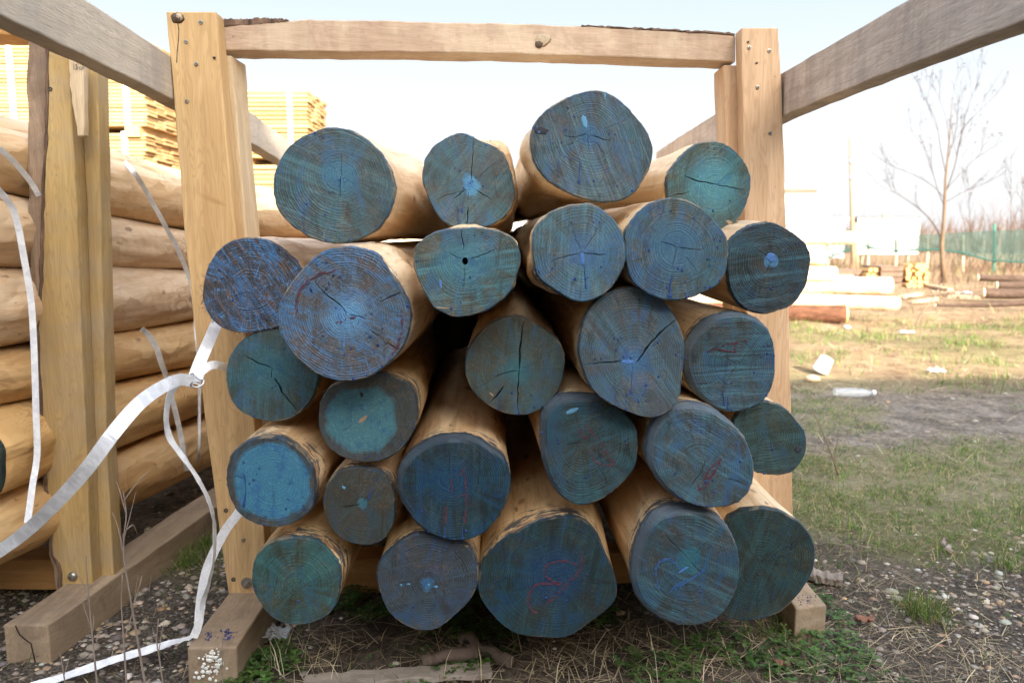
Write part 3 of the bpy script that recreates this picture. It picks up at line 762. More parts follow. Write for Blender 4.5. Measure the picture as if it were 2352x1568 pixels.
S[7] = (1.335, [(7,.0013,[(485,175),(380,195),(240,236)]),(7,.0018,[(485,175),(570,182),(662,190)]),(7,.0009,[(480,160),(440,80),(405,10)]),(7,.0008,[(490,165),(560,60),(600,-20)])], None,
  dict(mat=EM(7, brown=(.12,.135,.13), teal=(.070,.175,.24), blue=(.06,.15,.32), dye=.55, cen=(.03,.6), cencol=(.07,.15,.29), saw=88, sawamt=.5), grow=.04, body=3, lump=[(3.8,.6,.10,.1,.010)], beads=8,
  runs=[(7,.0055,[(490,200),(500,300),(510,430)])], daubs=[(7,M_DAUBL,(485,215),.004,.011,.1)], label='light blue-teal log end under the topmost log, with a drip below its pith'))
S[8] = (1.334, [(7,.0012,[(1140,135),(1230,148),(1330,152)]),(7,.0011,[(1140,135),(1090,115),(1020,92)]),(7,.0011,[(1138,140),(1115,220),(1095,300)]),(7,.0009,[(1200,200),(1260,280),(1290,310)])], None,
  dict(mat=EM(8, brown=(.12,.115,.09), teal=(.055,.140,.195), blue=(.04,.11,.26), dye=.6, cen=(.05,.6), cencol=(.055,.15,.25), saw=70, sawamt=.3), grow=.05, body=0, beads=12,
  runs=[(7,.010,[(1105,330),(1090,400),(1085,490)])], label='round blue log end beaded with dark dye drops, under the teal split log'))
S[9] = (1.423, [(7,.0012,[(1784,225),(1720,170),(1640,120)]),(7,.0012,[(1784,225),(1760,300),(1740,330)])], None,
  dict(mat=EM(9, brown=(.050,.046,.045), teal=(.030,.085,.12), blue=(.02,.06,.13), dye=.3, cen=(.013,.3), cencol=(.10,.25,.45), saw=8, sawamt=.9), grow=.03, ax=-.04, body=1,
  daubs=[(7,M_DAUBL,(1784,205),.010,.008,0)], label='dark navy log end with one pale blue dab, covering the right post at upper right'))
S[10] = (1.468, [(6,.0024,[(110,965),(0,925),(-95,872)]),(6,.0016,[(108,968),(106,1005),(104,1042)]),(6,.0036,[(130,1030),(180,1130),(250,1220),(288,1262)]),(6,.0008,[(120,965),(190,968),(250,968)]),(6,.0008,[(90,985),(20,1030)])], None,
  dict(mat=EM(10, brown=(.085,.085,.065), teal=(.045,.125,.155), dye=.4, cen=(.05,.7), cencol=(.055,.17,.22), saw=85, sawamt=.4), grow=.03, body=4,
  label='dark teal log end with two long black splits, below the rough-sawn log'))
S[11] = (1.42, [(6,.0016,[(660,1352),(620,1385),(585,1412)]),(6,.0010,[(665,1345),(650,1280),(640,1190)]),(6,.0008,[(740,1320),(800,1260),(850,1220)])], None,
  dict(mat=EM(11, brown=(.105,.088,.078), teal=(.07,.085,.095), blue=(.06,.07,.10), dye=.1, cen=(.066,.12), cencol=(.085,.235,.30), saw=60, sawamt=.2), grow=.03, body=4,
  daubs=[(6,M_KNOTD,(728,1150),.0032,.0055,.1),(6,M_BAREW,(735,1320),.010,.0042,.7)], runs=[(6,.004,[(855,1535),(845,1570),(838,1595)])], label='grey-brown log end with a sharp-edged turquoise patch, tucked under the biggest blue end'))
S[12] = (1.425, [(7,.0030,[(48,975),(55,870),(66,740),(76,632)]),(7,.0020,[(45,985),(42,1120),(40,1275)]),(7,.0014,[(45,985),(0,990),(-140,1030)]),(7,.0030,[(-58,1085),(-100,1150),(-152,1212)]),(7,.0006,[(60,980),(180,920),(250,900)])], None,
  dict(mat=EM(12, brown=(.125,.112,.095), teal=(.065,.115,.125), dye=.15, cen=(.03,.6), cencol=(.05,.17,.22), saw=80, sawamt=.25), grow=.05, body=3,
  daubs=[(7,M_BAREW,(-140,1150),.006,.002,-.7)], label='grey log end split from top to bottom, right of the dark gap'))
S[13] = (1.36, [(7,.0022,[(848,934),(760,922),(640,925),(492,946)]),(7,.0034,[(850,934),(900,868),(1000,742),(1125,632)]),(7,.0008,[(855,940),(950,960)])], None,
  dict(mat=EM(13, brown=(.120,.112,.120), teal=(.060,.125,.165), blue=(.05,.11,.26), dye=.35, cen=(.03,.6), cencol=(.06,.16,.33), saw=-55, sawamt=.5), grow=.04, body=3, beads=10,
  runs=[(7,.006,[(830,960),(825,1060),(820,1150)])], daubs=[(7,M_DAUBL,(800,925),.011,.004,.0)], label='tall oval grey-blue log end with one wide V-shaped split, at the middle of the pile'))
S[14] = (1.422, [(7,.0012,[(1550,945),(1590,900),(1625,855)]),(7,.0012,[(1548,950),(1520,990),(1500,1025)]),(7,.0008,[(1545,940),(1480,900),(1420,880)])],
  [('M_RED', 7, .0042, [[(1348,858),(1400,838),(1450,850),(1545,862)],[(1450,818),(1500,805),(1565,790)],[(1530,792),(1532,862)],[(1600,770),(1615,790)]])],
  dict(mat=EM(14, brown=(.085,.085,.085), teal=(.045,.125,.175), blue=(.035,.095,.23), dye=.5, saw=3, sawamt=.9), grow=.03, ax=-.06, bev=(.11, PI*.85), body=3, beads=10,
  runs=[(7,.006,[(1450,1120),(1460,1180),(1465,1225)]),(7,.005,[(1490,1150),(1488,1210),(1486,1255)])], label='blue log end with sideways saw streaks and red marks, right of the V-split end'))
S[15] = (1.415, [(10,.0013,[(-182,156),(-130,150),(-70,158)])], None,
  dict(mat=EM(15, brown=(.075,.068,.068), teal=(.05,.075,.09), blue=(.04,.09,.20), dye=.2, cen=(.073,.10), cencol=(.055,.215,.36), saw=80, sawamt=.2), grow=.04, body=5, lump=[(.2,.5,.06,.05,.012)],
  runs=[(10,.007,[(-85,120),(-70,220),(-75,290),(-88,360)])], label='log end with a bright sky-blue disc inside a dark ring, lower left of the pile'))
S[16] = (1.423, [(10,.0013,[(728,331),(670,345),(600,350),(470,344)]),(10,.0009,[(730,330),(742,365)]),(10,.0010,[(735,325),(800,240)]),(10,.0009,[(735,520),(738,600)])], None,
  dict(mat=EM(16, brown=(.080,.064,.053), teal=(.05,.072,.072), blue=(.03,.055,.10), dye=.1, cen=(.008,.5), cencol=(.06,.18,.24), saw=60, sawamt=.2), grow=.03, body=5,
  daubs=[(10,M_DAUB,(605,222),.0042,.003,-.5)], runs=[(10,.006,[(800,210),(790,250),(775,300)])], label='smallest brown-grey log end, right of the sky-blue disc end'))
S[17] = (1.406, [(10,.0009,[(1335,160),(1330,60),(1332,-40)])],
  [('M_RED', 10, .0040, [[(1350,255),(1345,170),(1400,135),(1440,80)],[(1440,130),(1450,250),(1448,380),(1442,480)],[(1310,350),(1306,470)],[(1388,295),(1410,280),(1445,268)]])],
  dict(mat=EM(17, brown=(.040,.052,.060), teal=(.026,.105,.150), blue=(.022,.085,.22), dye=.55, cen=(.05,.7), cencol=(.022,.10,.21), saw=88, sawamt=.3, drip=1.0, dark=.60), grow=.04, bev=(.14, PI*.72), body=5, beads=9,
  runs=[(10,.006,[(1300,490),(1300,530),(1298,570)]),(10,.006,[(1420,490),(1422,540),(1424,580)]),(10,.005,[(1490,470),(1494,505),(1496,540)])], label='deep blue log end with tight rings, red scrawl and drips along its lower rim'))
S[18] = (1.401, [(7,.0012,[(480,1465),(430,1480),(360,1500)]),(7,.0009,[(490,1460),(560,1405),(640,1350)]),(7,.0010,[(470,1470),(440,1500)])],
  [('M_RED', 7, .0042, [[(458,1345),(470,1430),(495,1446),(545,1440)],[(515,1365),(570,1440),(640,1535),(690,1620)],[(552,1465),(552,1560),(575,1615),(640,1638),(705,1633),(690,1598)]])],
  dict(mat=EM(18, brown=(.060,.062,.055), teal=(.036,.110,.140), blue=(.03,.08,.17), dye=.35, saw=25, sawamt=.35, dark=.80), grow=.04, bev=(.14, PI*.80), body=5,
  daubs=[(7,M_DAUB,(415,1262),.013,.0042,.35)], label='dark teal log end with a red crayon figure, below the V-split end'))
S[19] = (1.38, [(11,.0016,[(1310,105),(1325,60),(1342,10)]),(11,.0018,[(1308,108),(1270,160),(1228,218)]),(11,.0014,[(1478,155),(1560,182),(1640,218)])],
  [('M_RED', 11, .0044, [[(1440,15),(1425,60),(1375,150),(1330,160)],[(1330,160),(1362,100),(1412,55)],[(1432,45),(1345,200),(1278,242)],[(1285,190),(1302,252)]])],
  dict(mat=EM(19, brown=(.085,.088,.090), teal=(.050,.130,.185), blue=(.045,.11,.25), dye=.5, saw=-32, sawamt=.7), grow=.04, bev=(.10, PI*.8), body=5, beads=8,
  label='blue log end with a pale orange rim and red tally mark, fourth row at right'))
S[20] = (1.466, [(8,.0010,[(-20,1410),(60,1395),(130,1350)])], None,
  dict(mat=EM(20, brown=(.055,.062,.050), teal=(.040,.095,.105), blue=(.03,.07,.13), dye=.2, saw=10, sawamt=.4), grow=.03, body=0,
  daubs=[(8,M_KNOTD,(205,1530),.0085,.0075,0),(8,M_DAUB,(207,1527),.0028,.0028,0)], runs=[(8,.004,[(20,1470),(25,1490),(27,1515)])], label='small greenish-teal log end with a knot near its edge, at the right post'))
S[21] = (1.435, [(10,.0009,[(285,910),(340,908),(400,900)]),(10,.0008,[(285,900),(300,820)])], None,
  dict(mat=EM(21, brown=(.080,.076,.052), teal=(.045,.135,.145), blue=(.03,.09,.16), dye=.25, saw=40, sawamt=.2, pitch=.0052), grow=.05, body=4, lump=[(.5,.6,.05,.05,.008)], beads=8,
  label='teal-green ringed log end, lowest log at the left above the sleeper'))
S[22] = (1.428, [(10,.0012,[(960,882),(1030,878),(1105,872)])], None,
  dict(mat=EM(22, brown=(.082,.075,.085), teal=(.050,.080,.110), blue=(.03,.07,.19), dye=.3, cen=(.012,.6), cencol=(.07,.19,.36), saw=15, sawamt=.2, drip=.7), grow=.03, body=4,
  daubs=[(10,M_DAUB,(1000,893),.0024,.003,0),(10,M_DAUB,(1050,887),.004,.0014,0),(10,M_DAUB,(1190,893),.0022,.0028,0),(10,M_DAUB,(1240,905),.004,.0028,0)], label='purple-grey log end in the bottom row, second from the left'))
S[23] = (1.422, [(11,.0010,[(0,938),(160,898),(320,836),(540,745)])],
  [('M_RED', 11, .0046, [[(225,835),(228,770),(285,737),(370,724),(450,748)],[(225,835),(280,868),(330,885),(200,880),(135,915),(108,1000),(125,1055),(170,1090)],[(492,700),(455,810),(385,878),(310,962),(240,1022)]])],
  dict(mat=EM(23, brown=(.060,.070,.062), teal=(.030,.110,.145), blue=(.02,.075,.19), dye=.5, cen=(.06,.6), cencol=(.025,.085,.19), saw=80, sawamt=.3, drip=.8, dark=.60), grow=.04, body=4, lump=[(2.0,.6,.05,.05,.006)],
  label='largest bottom-row log, deep blue squarish end with a faint red numeral three'))
S[24] = (1.399, [(11,.0014,[(1040,532),(1130,620),(1225,722)]),(11,.0014,[(1225,722),(1270,775),(1320,835)]),(11,.0008,[(1240,700),(1330,600),(1400,560)])],
  [('M_BLUECRAYON', 11, .0040, [[(1010,925),(990,800),(1010,742),(1080,714),(1120,740),(1165,795)],[(1322,768),(1250,830),(1160,880),(1060,955)],[(1330,785),(1240,850),(1120,925)]])],
  dict(mat=EM(24, brown=(.088,.084,.088), teal=(.045,.125,.170), blue=(.035,.10,.24), dye=.35, cen=(.026,.15), cencol=(.045,.175,.24), saw=-25, sawamt=.7, dark=.85), grow=.05, bev=(.13, PI*.78), body=5,
  daubs=[(11,M_DAUBL,(1180,790),.012,.0024,.6)], label='bottom-row log end with blue crayon scribble and blue-black smears on its peeled side'))
S[25] = (1.546, [(11,.0012,[(1570,702),(1630,712),(1695,735)]),(11,.0008,[(1700,740),(1850,720),(1960,700)])], None,
  dict(mat=EM(25, brown=(.042,.048,.042), teal=(.026,.070,.080), blue=(.015,.045,.09), dye=.2, saw=70, sawamt=.4), grow=.04, body=0,
  daubs=[(11,M_KNOTD,(1695,820),.0035,.0035,0)], label='blackish-green log end at the far right of the bottom row, half hidden'))
MATS = {'M_RED': M_RED, 'M_BLUECRAYON': M_BLUECRAYON}
for i in range(26):
    Yc, cr, mk, opt = S[i]
    mk = [(MATS[a], b2, c, d) for a, b2, c, d in mk] if mk else None
    make_log(i, (LOGS[i], Yc, cr, mk, opt))
# ------------------------------------------------------------------ the main rack
def board(name, st, Yf, th, mat, parent, n=22, jit=.0012, bevel=.003, smooth=False, dyb=0):
    """upright board: st = [(py, left px, right px)], front face at depth Yf"""
    rings = []
    ys = [s[0] for s in st]
    for k in range(n+1):
        y = ys[0] + (ys[-1]-ys[0])*k/n
        l = float(np.interp(y, ys, [s[1] for s in st])); r = float(np.interp(y, ys, [s[2] for s in st]))
        a, b2 = U(l, y, Yf), U(r, y, Yf)
        j = lambda: Vector((random.uniform(-jit, jit), random.uniform(-jit, jit)*.6, 0))
        rings.append([a+j(), b2+j(), b2+Vector((0, th, 0))+j(), a+Vector((0, th, 0))+j()])
    mb = MB(); mb.loft([r[::-1] for r in rings])
    return mb.build(name, mat, parent, bevel=bevel)

def screw_mesh(rad):
    bm = bmesh.new()
    n = 12
    prof = [(rad, .0008), (rad*.95, -.0009), (rad*.62, -.0012), (rad*.45, -.0004), (rad*.2, .0012)]
    rows = [[bm.verts.new((r*math.cos(2*math.pi*k/n)*(1 if (k % 3 or i < 3) else 1.35), y, r*math.sin(2*math.pi*k/n)*(1 if (k % 3 or i < 3) else 1.35))) for k in range(n)] for i, (r, y) in enumerate(prof)]
    for a, b2 in zip(rows[:-1], rows[1:]):
        for k in range(n): bm.faces.new((a[k], a[(k+1) % n], b2[(k+1) % n], b2[k]))
    bm.faces.new(rows[-1])
    bmesh.ops.recalc_face_normals(bm, faces=bm.faces)
    me = bpy.data.meshes.new('screw'); bm.to_mesh(me); bm.free()
    return me
SCREW = screw_mesh(.0047); SCREW.materials.append(M_STEEL)
NAIL = screw_mesh(.0030); NAIL.materials.append(M_DARKSTEEL)
DSCREW = screw_mesh(.0052); DSCREW.materials.append(M_DARKSTEEL)
def screw(me, px, py, Y, parent, name='screw'):
    o = link(name, me, None, parent)
    o.location = U(px, py, Y) - Vector(parent.location)
    o.rotation_euler = (0, random.uniform(0, 3), 0)

YL, YR = 1.74, 1.86
rack = empty('timber_rack', (0, 1.9, 0), 'sawn timber rack holding the blue-ended logs, with screwed posts and long side rails', 'rack', 'timber racks')
pl = board('post', [(27,381,495),(40,382,496),(233,400,512),(522,422,540),(800,452,566),(1045,481,592),(1373,526,620)], YL, .05, M_POST, rack)
board('post', [(64,1702,1787),(167,1705,1794),(300,1708,1799),(523,1711,1807),(706,1714,1813),(950,1722,1817),(1185,1732,1821),(1378,1740,1826)], YR, .05, M_POSTR, rack)
board('inner_post', [(128,462,532),(522,505,566),(800,532,596),(1100,560,626),(1350,580,650)], YL+.052, .09, M_POST2, rack)
board('inner_post', [(150,1661,1760),(330,1668,1766),(523,1674,1770),(700,1681,1776),(1000,1690,1786),(1360,1706,1800)], YR+.052, .09, M_POSTR, rack)

def beam(name, top, bot, Y0, Y1, th, mat, parent, n=40, jit=.0012, bevel=.0035):
    """crosswise beam: outlines of its front face in the picture, depth going from Y0 (left) to Y1 (right)"""
    x0, x1 = top[0][0], top[-1][0]
    rings = []
    for k in range(n+1):
        x = x0 + (x1-x0)*k/n
        Y = Y0 + (Y1-Y0)*k/n
        t = U(x, float(np.interp(x, *zip(*top))), Y); b2 = U(x, float(np.interp(x, *zip(*bot))), Y)
        j = lambda: Vector((0, random.uniform(-jit, jit), random.uniform(-jit, jit)))
        rings.append([t+j(), b2+j(), b2+Vector((0, th, 0))+j(), t+Vector((0, th, 0))+j()])
    mb = MB(); mb.loft(rings)
    return mb.build(name, mat, parent, bevel=bevel)
beam('top_beam', [(497,50),(560,52),(640,50),(698,45),(921,48),(1176,54),(1336,60),(1443,66),(1600,74),(1690,80)], [(497,116),(588,117),(921,120),(1176,124),(1443,133),(1690,143)], YL+.051, YR+.051, .085, M_BEAM, rack)
# bark left on the beam's top arris
def bark_strip(top, bot, Y0, Y1, th, n=46):
    x0, x1 = top[0][0], top[-1][0]
    rings = []
    for k in range(n+1):
        x = x0 + (x1-x0)*k/n; Y = Y0 + (Y1-Y0)*k/n - .002
        t = U(x, float(np.interp(x, *zip(*top))) + random.uniform(-2.2, 2.2), Y); b2 = U(x, float(np.interp(x, *zip(*bot))) + random.uniform(-1.5, 1.5), Y)
        rings.append([t, b2, b2+Vector((0, th, 0)), t+Vector((0, th, 0))])
    mb = MB(); mb.loft(rings)
    return mb.build('bark_strip', M_BARKEDGE, rack)
lerpY = lambda x: YL+.051 + (YR-YL)*(x-497)/1193
bark_strip([(500,43),(560,44),(600,41),(640,43),(662,45)], [(500,60),(540,58),(590,55),(640,51),(662,47)], lerpY(500), lerpY(662), .06)
bark_strip([(1336,58),(1400,61),(1520,67),(1640,73),(1688,76)], [(1336,59),(1400,63),(1520,70),(1640,76.5),(1688,80)], lerpY(1336), lerpY(1688), .06)
beam('cross_beam', [(540,1290),(1800,1262)], [(540,1372),(1800,1345)], 1.90, 2.02, .09, M_XBEAM, rack)

def rail(tops, bots, planeX, k, Yref, out, y0, y1, mat, parent, name='side_rail'):
    """lengthways rail standing in the plane X = planeX + k (Y - Yref)"""
    def hit(px, py):
        d = ray(px, py)
        kx = d.x/d.y
        Y = (planeX - k*Yref)/(kx-k)
        return Y, U(px, py, Y).z
    tz = np.polyfit(*zip(*[hit(*p) for p in tops]), 2 if len(tops) > 2 else 1)
    bz = np.polyfit(*zip(*[hit(*p) for p in bots]), 2 if len(bots) > 2 else 1)
    rings = []
    n = 50
    for i in range(n+1):
        Y = y0 + (y1-y0)*i/n
        X = planeX + k*(Y-Yref)
        t, b2 = float(np.polyval(tz, Y)), float(np.polyval(bz, Y))
        j = lambda: Vector((random.uniform(-.001, .001), 0, random.uniform(-.001, .001)))
        r = [Vector((X, Y, t))+j(), Vector((X, Y, b2))+j(), Vector((X+out, Y, b2))+j(), Vector((X+out, Y, t))+j()]
        rings.append(r if out > 0 else r[::-1])
    mb = MB(); mb.loft(rings)
    return mb.build(name, mat, parent, bevel=.003)
rail([(197,0),(387,125),(541,233),(668,328)], [(0,35),(395,228),(547,311),(642,367)], U(397,180,YL).x-.004, -.02, 1.76, -.045, .62, 3.5, M_RAILL, rack)
rail([(2091,0),(1944,78),(1797,165),(1663,252),(1506,350)], [(2352,50),(2147,125),(1799,267),(1690,318)], U(1799,200,YR).x+.004, .012, 1.88, .045, .62, 3.6, M_RAILR, rack)

for p in ((461,51),(427,96),(451,147),(430,233)): screw(SCREW, p[0], p[1], YL-.001, rack)
screw(NAIL, 492, 133, YL-.001, rack, 'nail')
for p in ((519,1172),(536,1330)): screw(DSCREW, p[0], p[1], YL-.001, rack)
screw(SCREW, 559, 1240, YL-.001, rack)
for p in ((1721,110),(1740,201),(1767,117),(1769,306)): screw(SCREW, p[0], p[1], YR-.001, rack)
for p in ((1718,97),(1738,145)): screw(NAIL, p[0], p[1], YR-.001, rack, 'nail')
# knots
def knot(px, py, Y, rx, rz, mat, parent, bulge=.004, seed=0):
    c = U(px, py, Y)
    rows = []
    for j in range(5):
        f_ = 1-j/4
        rows.append([c + Vector((math.cos(a)*rx*f_*(1+.3*mnoise.noise(Vector((math.cos(a)*2+seed, math.sin(a)*2, 0)))), -bulge*(1-f_**2)*(1+.5*mnoise.noise(Vector((a*2, j*1.3, seed))))-.0005, math.sin(a)*rz*f_*(1+.3*mnoise.noise(Vector((math.cos(a)*2, math.sin(a)*2, seed+3)))))) for a in (2*math.pi*k/20 for k in range(20))])
    mb = MB(); mb.loft(rows[:-1], cap=True)
    mb.build('knot', mat, parent, smooth=True)
knot(408, 42, YL, .014, .012, M_KNOT, rack, .007, 1)
knot(411, 40, YL-.003, .008, .009, M_KNOTPALE, rack, .004, 2)
knot(1245, 92, lerpY(1245), .020, .014, M_KNOTPALE, rack, .003, 3)
knot(1238, 102, lerpY(1245)-.002, .009, .008, M_KNOT, rack, .003, 4)
def split(pts, Y, w, parent, mat=None):
    """an open drying split: a thin raised strip, dark in place of the shade inside"""
    P = [U(x, y, Y) for x, y in pts]
    mb = MB()
    for i in range(len(P)-1):
        a, b2 = P[i], P[i+1]
        d = (b2-a).normalized(); s = Vector((d.z, 0, -d.x))*w/2
        mb.box((0,0,0),(1,1,1)) if False else mb.add([a+s*.6, a-s*.6, b2-s, b2+s, a+s*.6+Vector((0,-.0008,0)), a-s*.6+Vector((0,-.0008,0)), b2-s+Vector((0,-.0008,0)), b2+s+Vector((0,-.0008,0))], [(0,1,2,3),(7,6,5,4),(0,4,5,1),(1,5,6,2),(2,6,7,3),(3,7,4,0)])
    mb.build('drying_split', M_KNOT, parent)
split([(408,50),(411,70),(410,95),(407,120),(406,145)], YL, .0022, rack)

# carriage bolt with washer
def bolt_nut(px, py, Y, parent, r=.0135):
    c = U(px, py, Y)
    mb = MB()
    mb.loft([[c+Vector((math.cos(a)*r, y, math.sin(a)*r)) for a in (2*math.pi*k/28 for k in range(28))] for y in (.001, -.0024)])
    w = mb.build('washer', M_STEEL, parent, bevel=.0006)
    mb = MB()
    mb.loft([[c+Vector((math.cos(a)*.0068+.001, y, math.sin(a)*.0068)) for a in (2*math.pi*k/6 for k in range(6))] for y in (-.0024, -.0095)])
    mb.loft([[c+Vector((math.cos(a)*.0036+.001, y, math.sin(a)*.0036)) for a in (2*math.pi*k/12 for k in range(12))] for y in (-.0096, -.020)])
    mb.build('bolt', M_STEEL, parent, bevel=.0006)
bolt_nut(567, 1338, YL, rack)

def sleeper(fl, fr, zt, back, w_dir, parent, zb=-.03, length=3.0, mat=None):
    """timber lying on the ground: its front top corners in the picture, and its length"""
    a, b2 = G(fl[0], fl[1], zt), G(fr[0], fr[1], zt)
    d = w_dir.normalized()
    mb = MB(); rings = []
    n = 30
    for i in range(n+1):
        s = length*i/n
        j = lambda: Vector((random.uniform(-.002, .002), 0, random.uniform(-.0015, .0015)))
        p, q = a+d*s, b2+d*s
        rings.append([p+j(), q+j(), Vector((q.x, q.y, zb)), Vector((p.x, p.y, zb))])
    mb.loft([r[::-1] for r in rings])
    return mb.build('sleeper', mat or M_SLEEP, parent, bevel=.004)
sl_o = sleeper((427,1486), (541,1486), .085, None, Vector((-.015, 1, 0)), rack, length=3.0)
sleeper((1827,1395), (1899,1388), .075, None, Vector((-.01, 1, 0)), rack, length=2.6)
# white mould and blue dye spots on the left sleeper
M_MOULD = plain('white_mould', (.74, .72, .66), .9, 0, .12, 200)
mb = MB()
ca, cb = G(430,1488,.085), G(540,1488,.085)
for _ in range(60):
    u, v = random.gauss(.50, .16), random.gauss(.42, .2)
    if not (.08 < u < .95 and 0 < v < .85): continue
    c = ca.lerp(cb, u) + Vector((0, -.0005, -.085*v))
    r = random.uniform(.0012, .0052)
    mb.loft([[c+Vector((math.cos(a)*r*f_*random.uniform(.75, 1.2), -.0022*h_, math.sin(a)*r*f_*random.uniform(.75, 1.2))) for a in (2*math.pi*k/8 for k in range(8))] for f_, h_ in ((1, 0), (.85, .7), (.45, 1))])
M_SPOT = plain('dye_spot', (.045, .05, .14), .6, 0, .3)
mb.build('mould_growth', M_MOULD, rack, smooth=True)
mb = MB()
for _ in range(70):
    x = random.choice([random.gauss(520, 9), random.uniform(450, 545), random.gauss(478, 4)]); y = random.gauss(1457, 6)
    c = G(x, y, .0862)
    big = abs(x-520) < 14 and random.random() < .4
    r = random.uniform(.0008, .002) if not big else random.uniform(.003, .0055)
    mb.loft([[c+Vector((math.cos(a)*r*f_*random.uniform(.7, 1.3), math.sin(a)*r*f_*random.uniform(.7, 1.3), h_)) for a in (2*math.pi*k/9 for k in range(9))] for f_, h_ in ((1, -.001), (.9, .0007))])
mb.build('dye_spatter', M_SPOT, rack)
mb = MB()
for _ in range(22):
    c = G(random.uniform(1828, 1875), random.uniform(1365, 1390), .0762)
    r = random.uniform(.0006, .0018)
    mb.loft([[c+Vector((math.cos(a)*r*f_, math.sin(a)*r*f_, h_)) for a in (2*math.pi*k/8 for k in range(8))] for f_, h_ in ((1, -.001), (.9, .0007))])
mb.build('dye_spatter', M_SPOT, rack)

# ------------------------------------------------------------------ the neighbouring rack at the left
YN = 1.80
nrack = empty('timber_rack', (-1.05, 1.9, 0), 'second sawn rack at the left, bark-edged post, holding pale logs seen sideways', 'rack', 'timber racks')
M_POSTN = sawn('sawn_post_left', 'Z', (.36,.235,.09), (.53,.38,.165), (.33,.29,.25), .35, seed=9)
M_WANE = sawn('wane_face', 'Z', (.22,.15,.10), (.42,.31,.21), (.10,.08,.07), .6, .9, seed=11)
front = [(60,105,155),(133,107,158),(320,104,167),(420,98,174),(522,95,178),(650,93,182),(760,84,187),(850,88,190),(1045,98,200),(1195,112,204),(1275,118,208),(1300,136,210),(1362,139,213)]
board('post', front, YN, .045, M_POSTN, nrack, n=44)
board('waney_edge', [(60,64,105),(187,60,107),(320,65,104),(420,66,98),(522,67,95),(650,74,93),(760,76,84),(850,80,88),(1045,92,98),(1195,104,112),(1275,112,118),(1300,122,136),(1362,131,139)], YN+.004, .05, M_WANE, nrack, n=44, jit=.003)
board('bark_strip', [(60,102,109),(187,104,111),(320,101,108),(420,95,102),(522,92,99),(650,90,97),(760,81,88),(850,85,92),(1045,95,102),(1195,109,116),(1275,115,122),(1300,132,140),(1362,134,143)], YN-.003, .02, M_BARKEDGE, nrack, n=60, jit=.002, bevel=0)
board('inner_post', [(60,150,222),(320,164,228),(522,178,232),(755,187,238),(1045,198,246),(1330,210,262)], YN+.047, .05, M_POSTN, nrack)
board('bark_strip', [(60,219,224),(320,226,231),(522,232,237),(755,237,242),(1045,245,250),(1300,258,264)], YN+.085, .010, M_BARKEDGE, nrack, n=60, jit=.003, bevel=0)
board('cleat', [(120,157,192),(200,160,193),(303,176,194),(313,176,193)], YN-.02, .02, M_POST2, nrack, n=10)
beam('top_beam', [(-160,58),(66,58)], [(-160,80),(66,80)], YN+.05, YN+.05, .1, M_XBEAM, nrack, n=10)
beam('cross_beam', [(-200,1288),(140,1284)], [(-200,1352),(140,1355)], YN+.10, YN+.10, .09, M_XBEAM, nrack, n=12)
d0 = G(493,1165,.08)-G(110,1435,.08)
sleeper((7,1433), (110,1435), .08, None, d0, nrack, length=2.6)
screw(DSCREW, 115, 205, YN-.001, nrack); screw(DSCREW, 112, 112, YN-.001, nrack)
c = U(167, 1323, YN)
mb = MB()
mb.loft([[c+Vector((math.cos(a)*r, y, math.sin(a)*r)) for a in (2*math.pi*k/24 for k in range(24))] for r, y in ((.0118, .001), (.0118, -.001), (.0108, -.0035), (.008, -.006), (.004, -.0075))])
mb.build('bolt', M_STEEL, nrack, smooth=True)
# the pencilled measure on the cleat
M_INK = plain('pencil_ink', (.06, .06, .13), .8)
mb = MB()
for s_ in ([(169,146),(170,161)], [(176,147),(173,150),(177,154),(174,160),(178,159),(178,154),(174,151),(177,147)], [(186,153),(183,154),(182,159),(186,160)], [(188,161),(188,155),(190,154),(191,160),(191,155),(193,155)]):
    for a, b2 in zip(s_[:-1], s_[1:]):
        p, q = U(a[0], a[1], YN-.0212), U(b2[0], b2[1], YN-.0212)
        mb.tube([p, q], .00045, 5)
mb.build('handwriting', M_INK, nrack)

mb = MB()
sa, sb_ = G(7, 1433, .08), G(110, 1435, .08)
P_ = [sa.lerp(sb_, u)+Vector((0, -.0006, -z)) for u, z in ((.28, .002), (.36, .022), (.50, .035), (.60, .042), (.62, .06), (.66, .085))]
for i_ in range(5):
    a_, b_ = P_[i_], P_[i_+1]
    d_ = (b_-a_).normalized(); s_ = Vector((-d_.z, 0, d_.x))*.0011
    k_ = Vector((0, -.0012, 0))
    mb.add([a_+s_, a_-s_, b_-s_, b_+s_, a_+s_+k_, a_-s_+k_, b_-s_+k_, b_+s_+k_], [(0,1,2,3),(7,6,5,4),(0,4,5,1),(1,5,6,2),(2,6,7,3),(3,7,4,0)])
mb.build('drying_split', plain('split_shade', (.03,.02,.015), .9), nrack)  # raised dark strips stand for the shade inside the sleeper's split

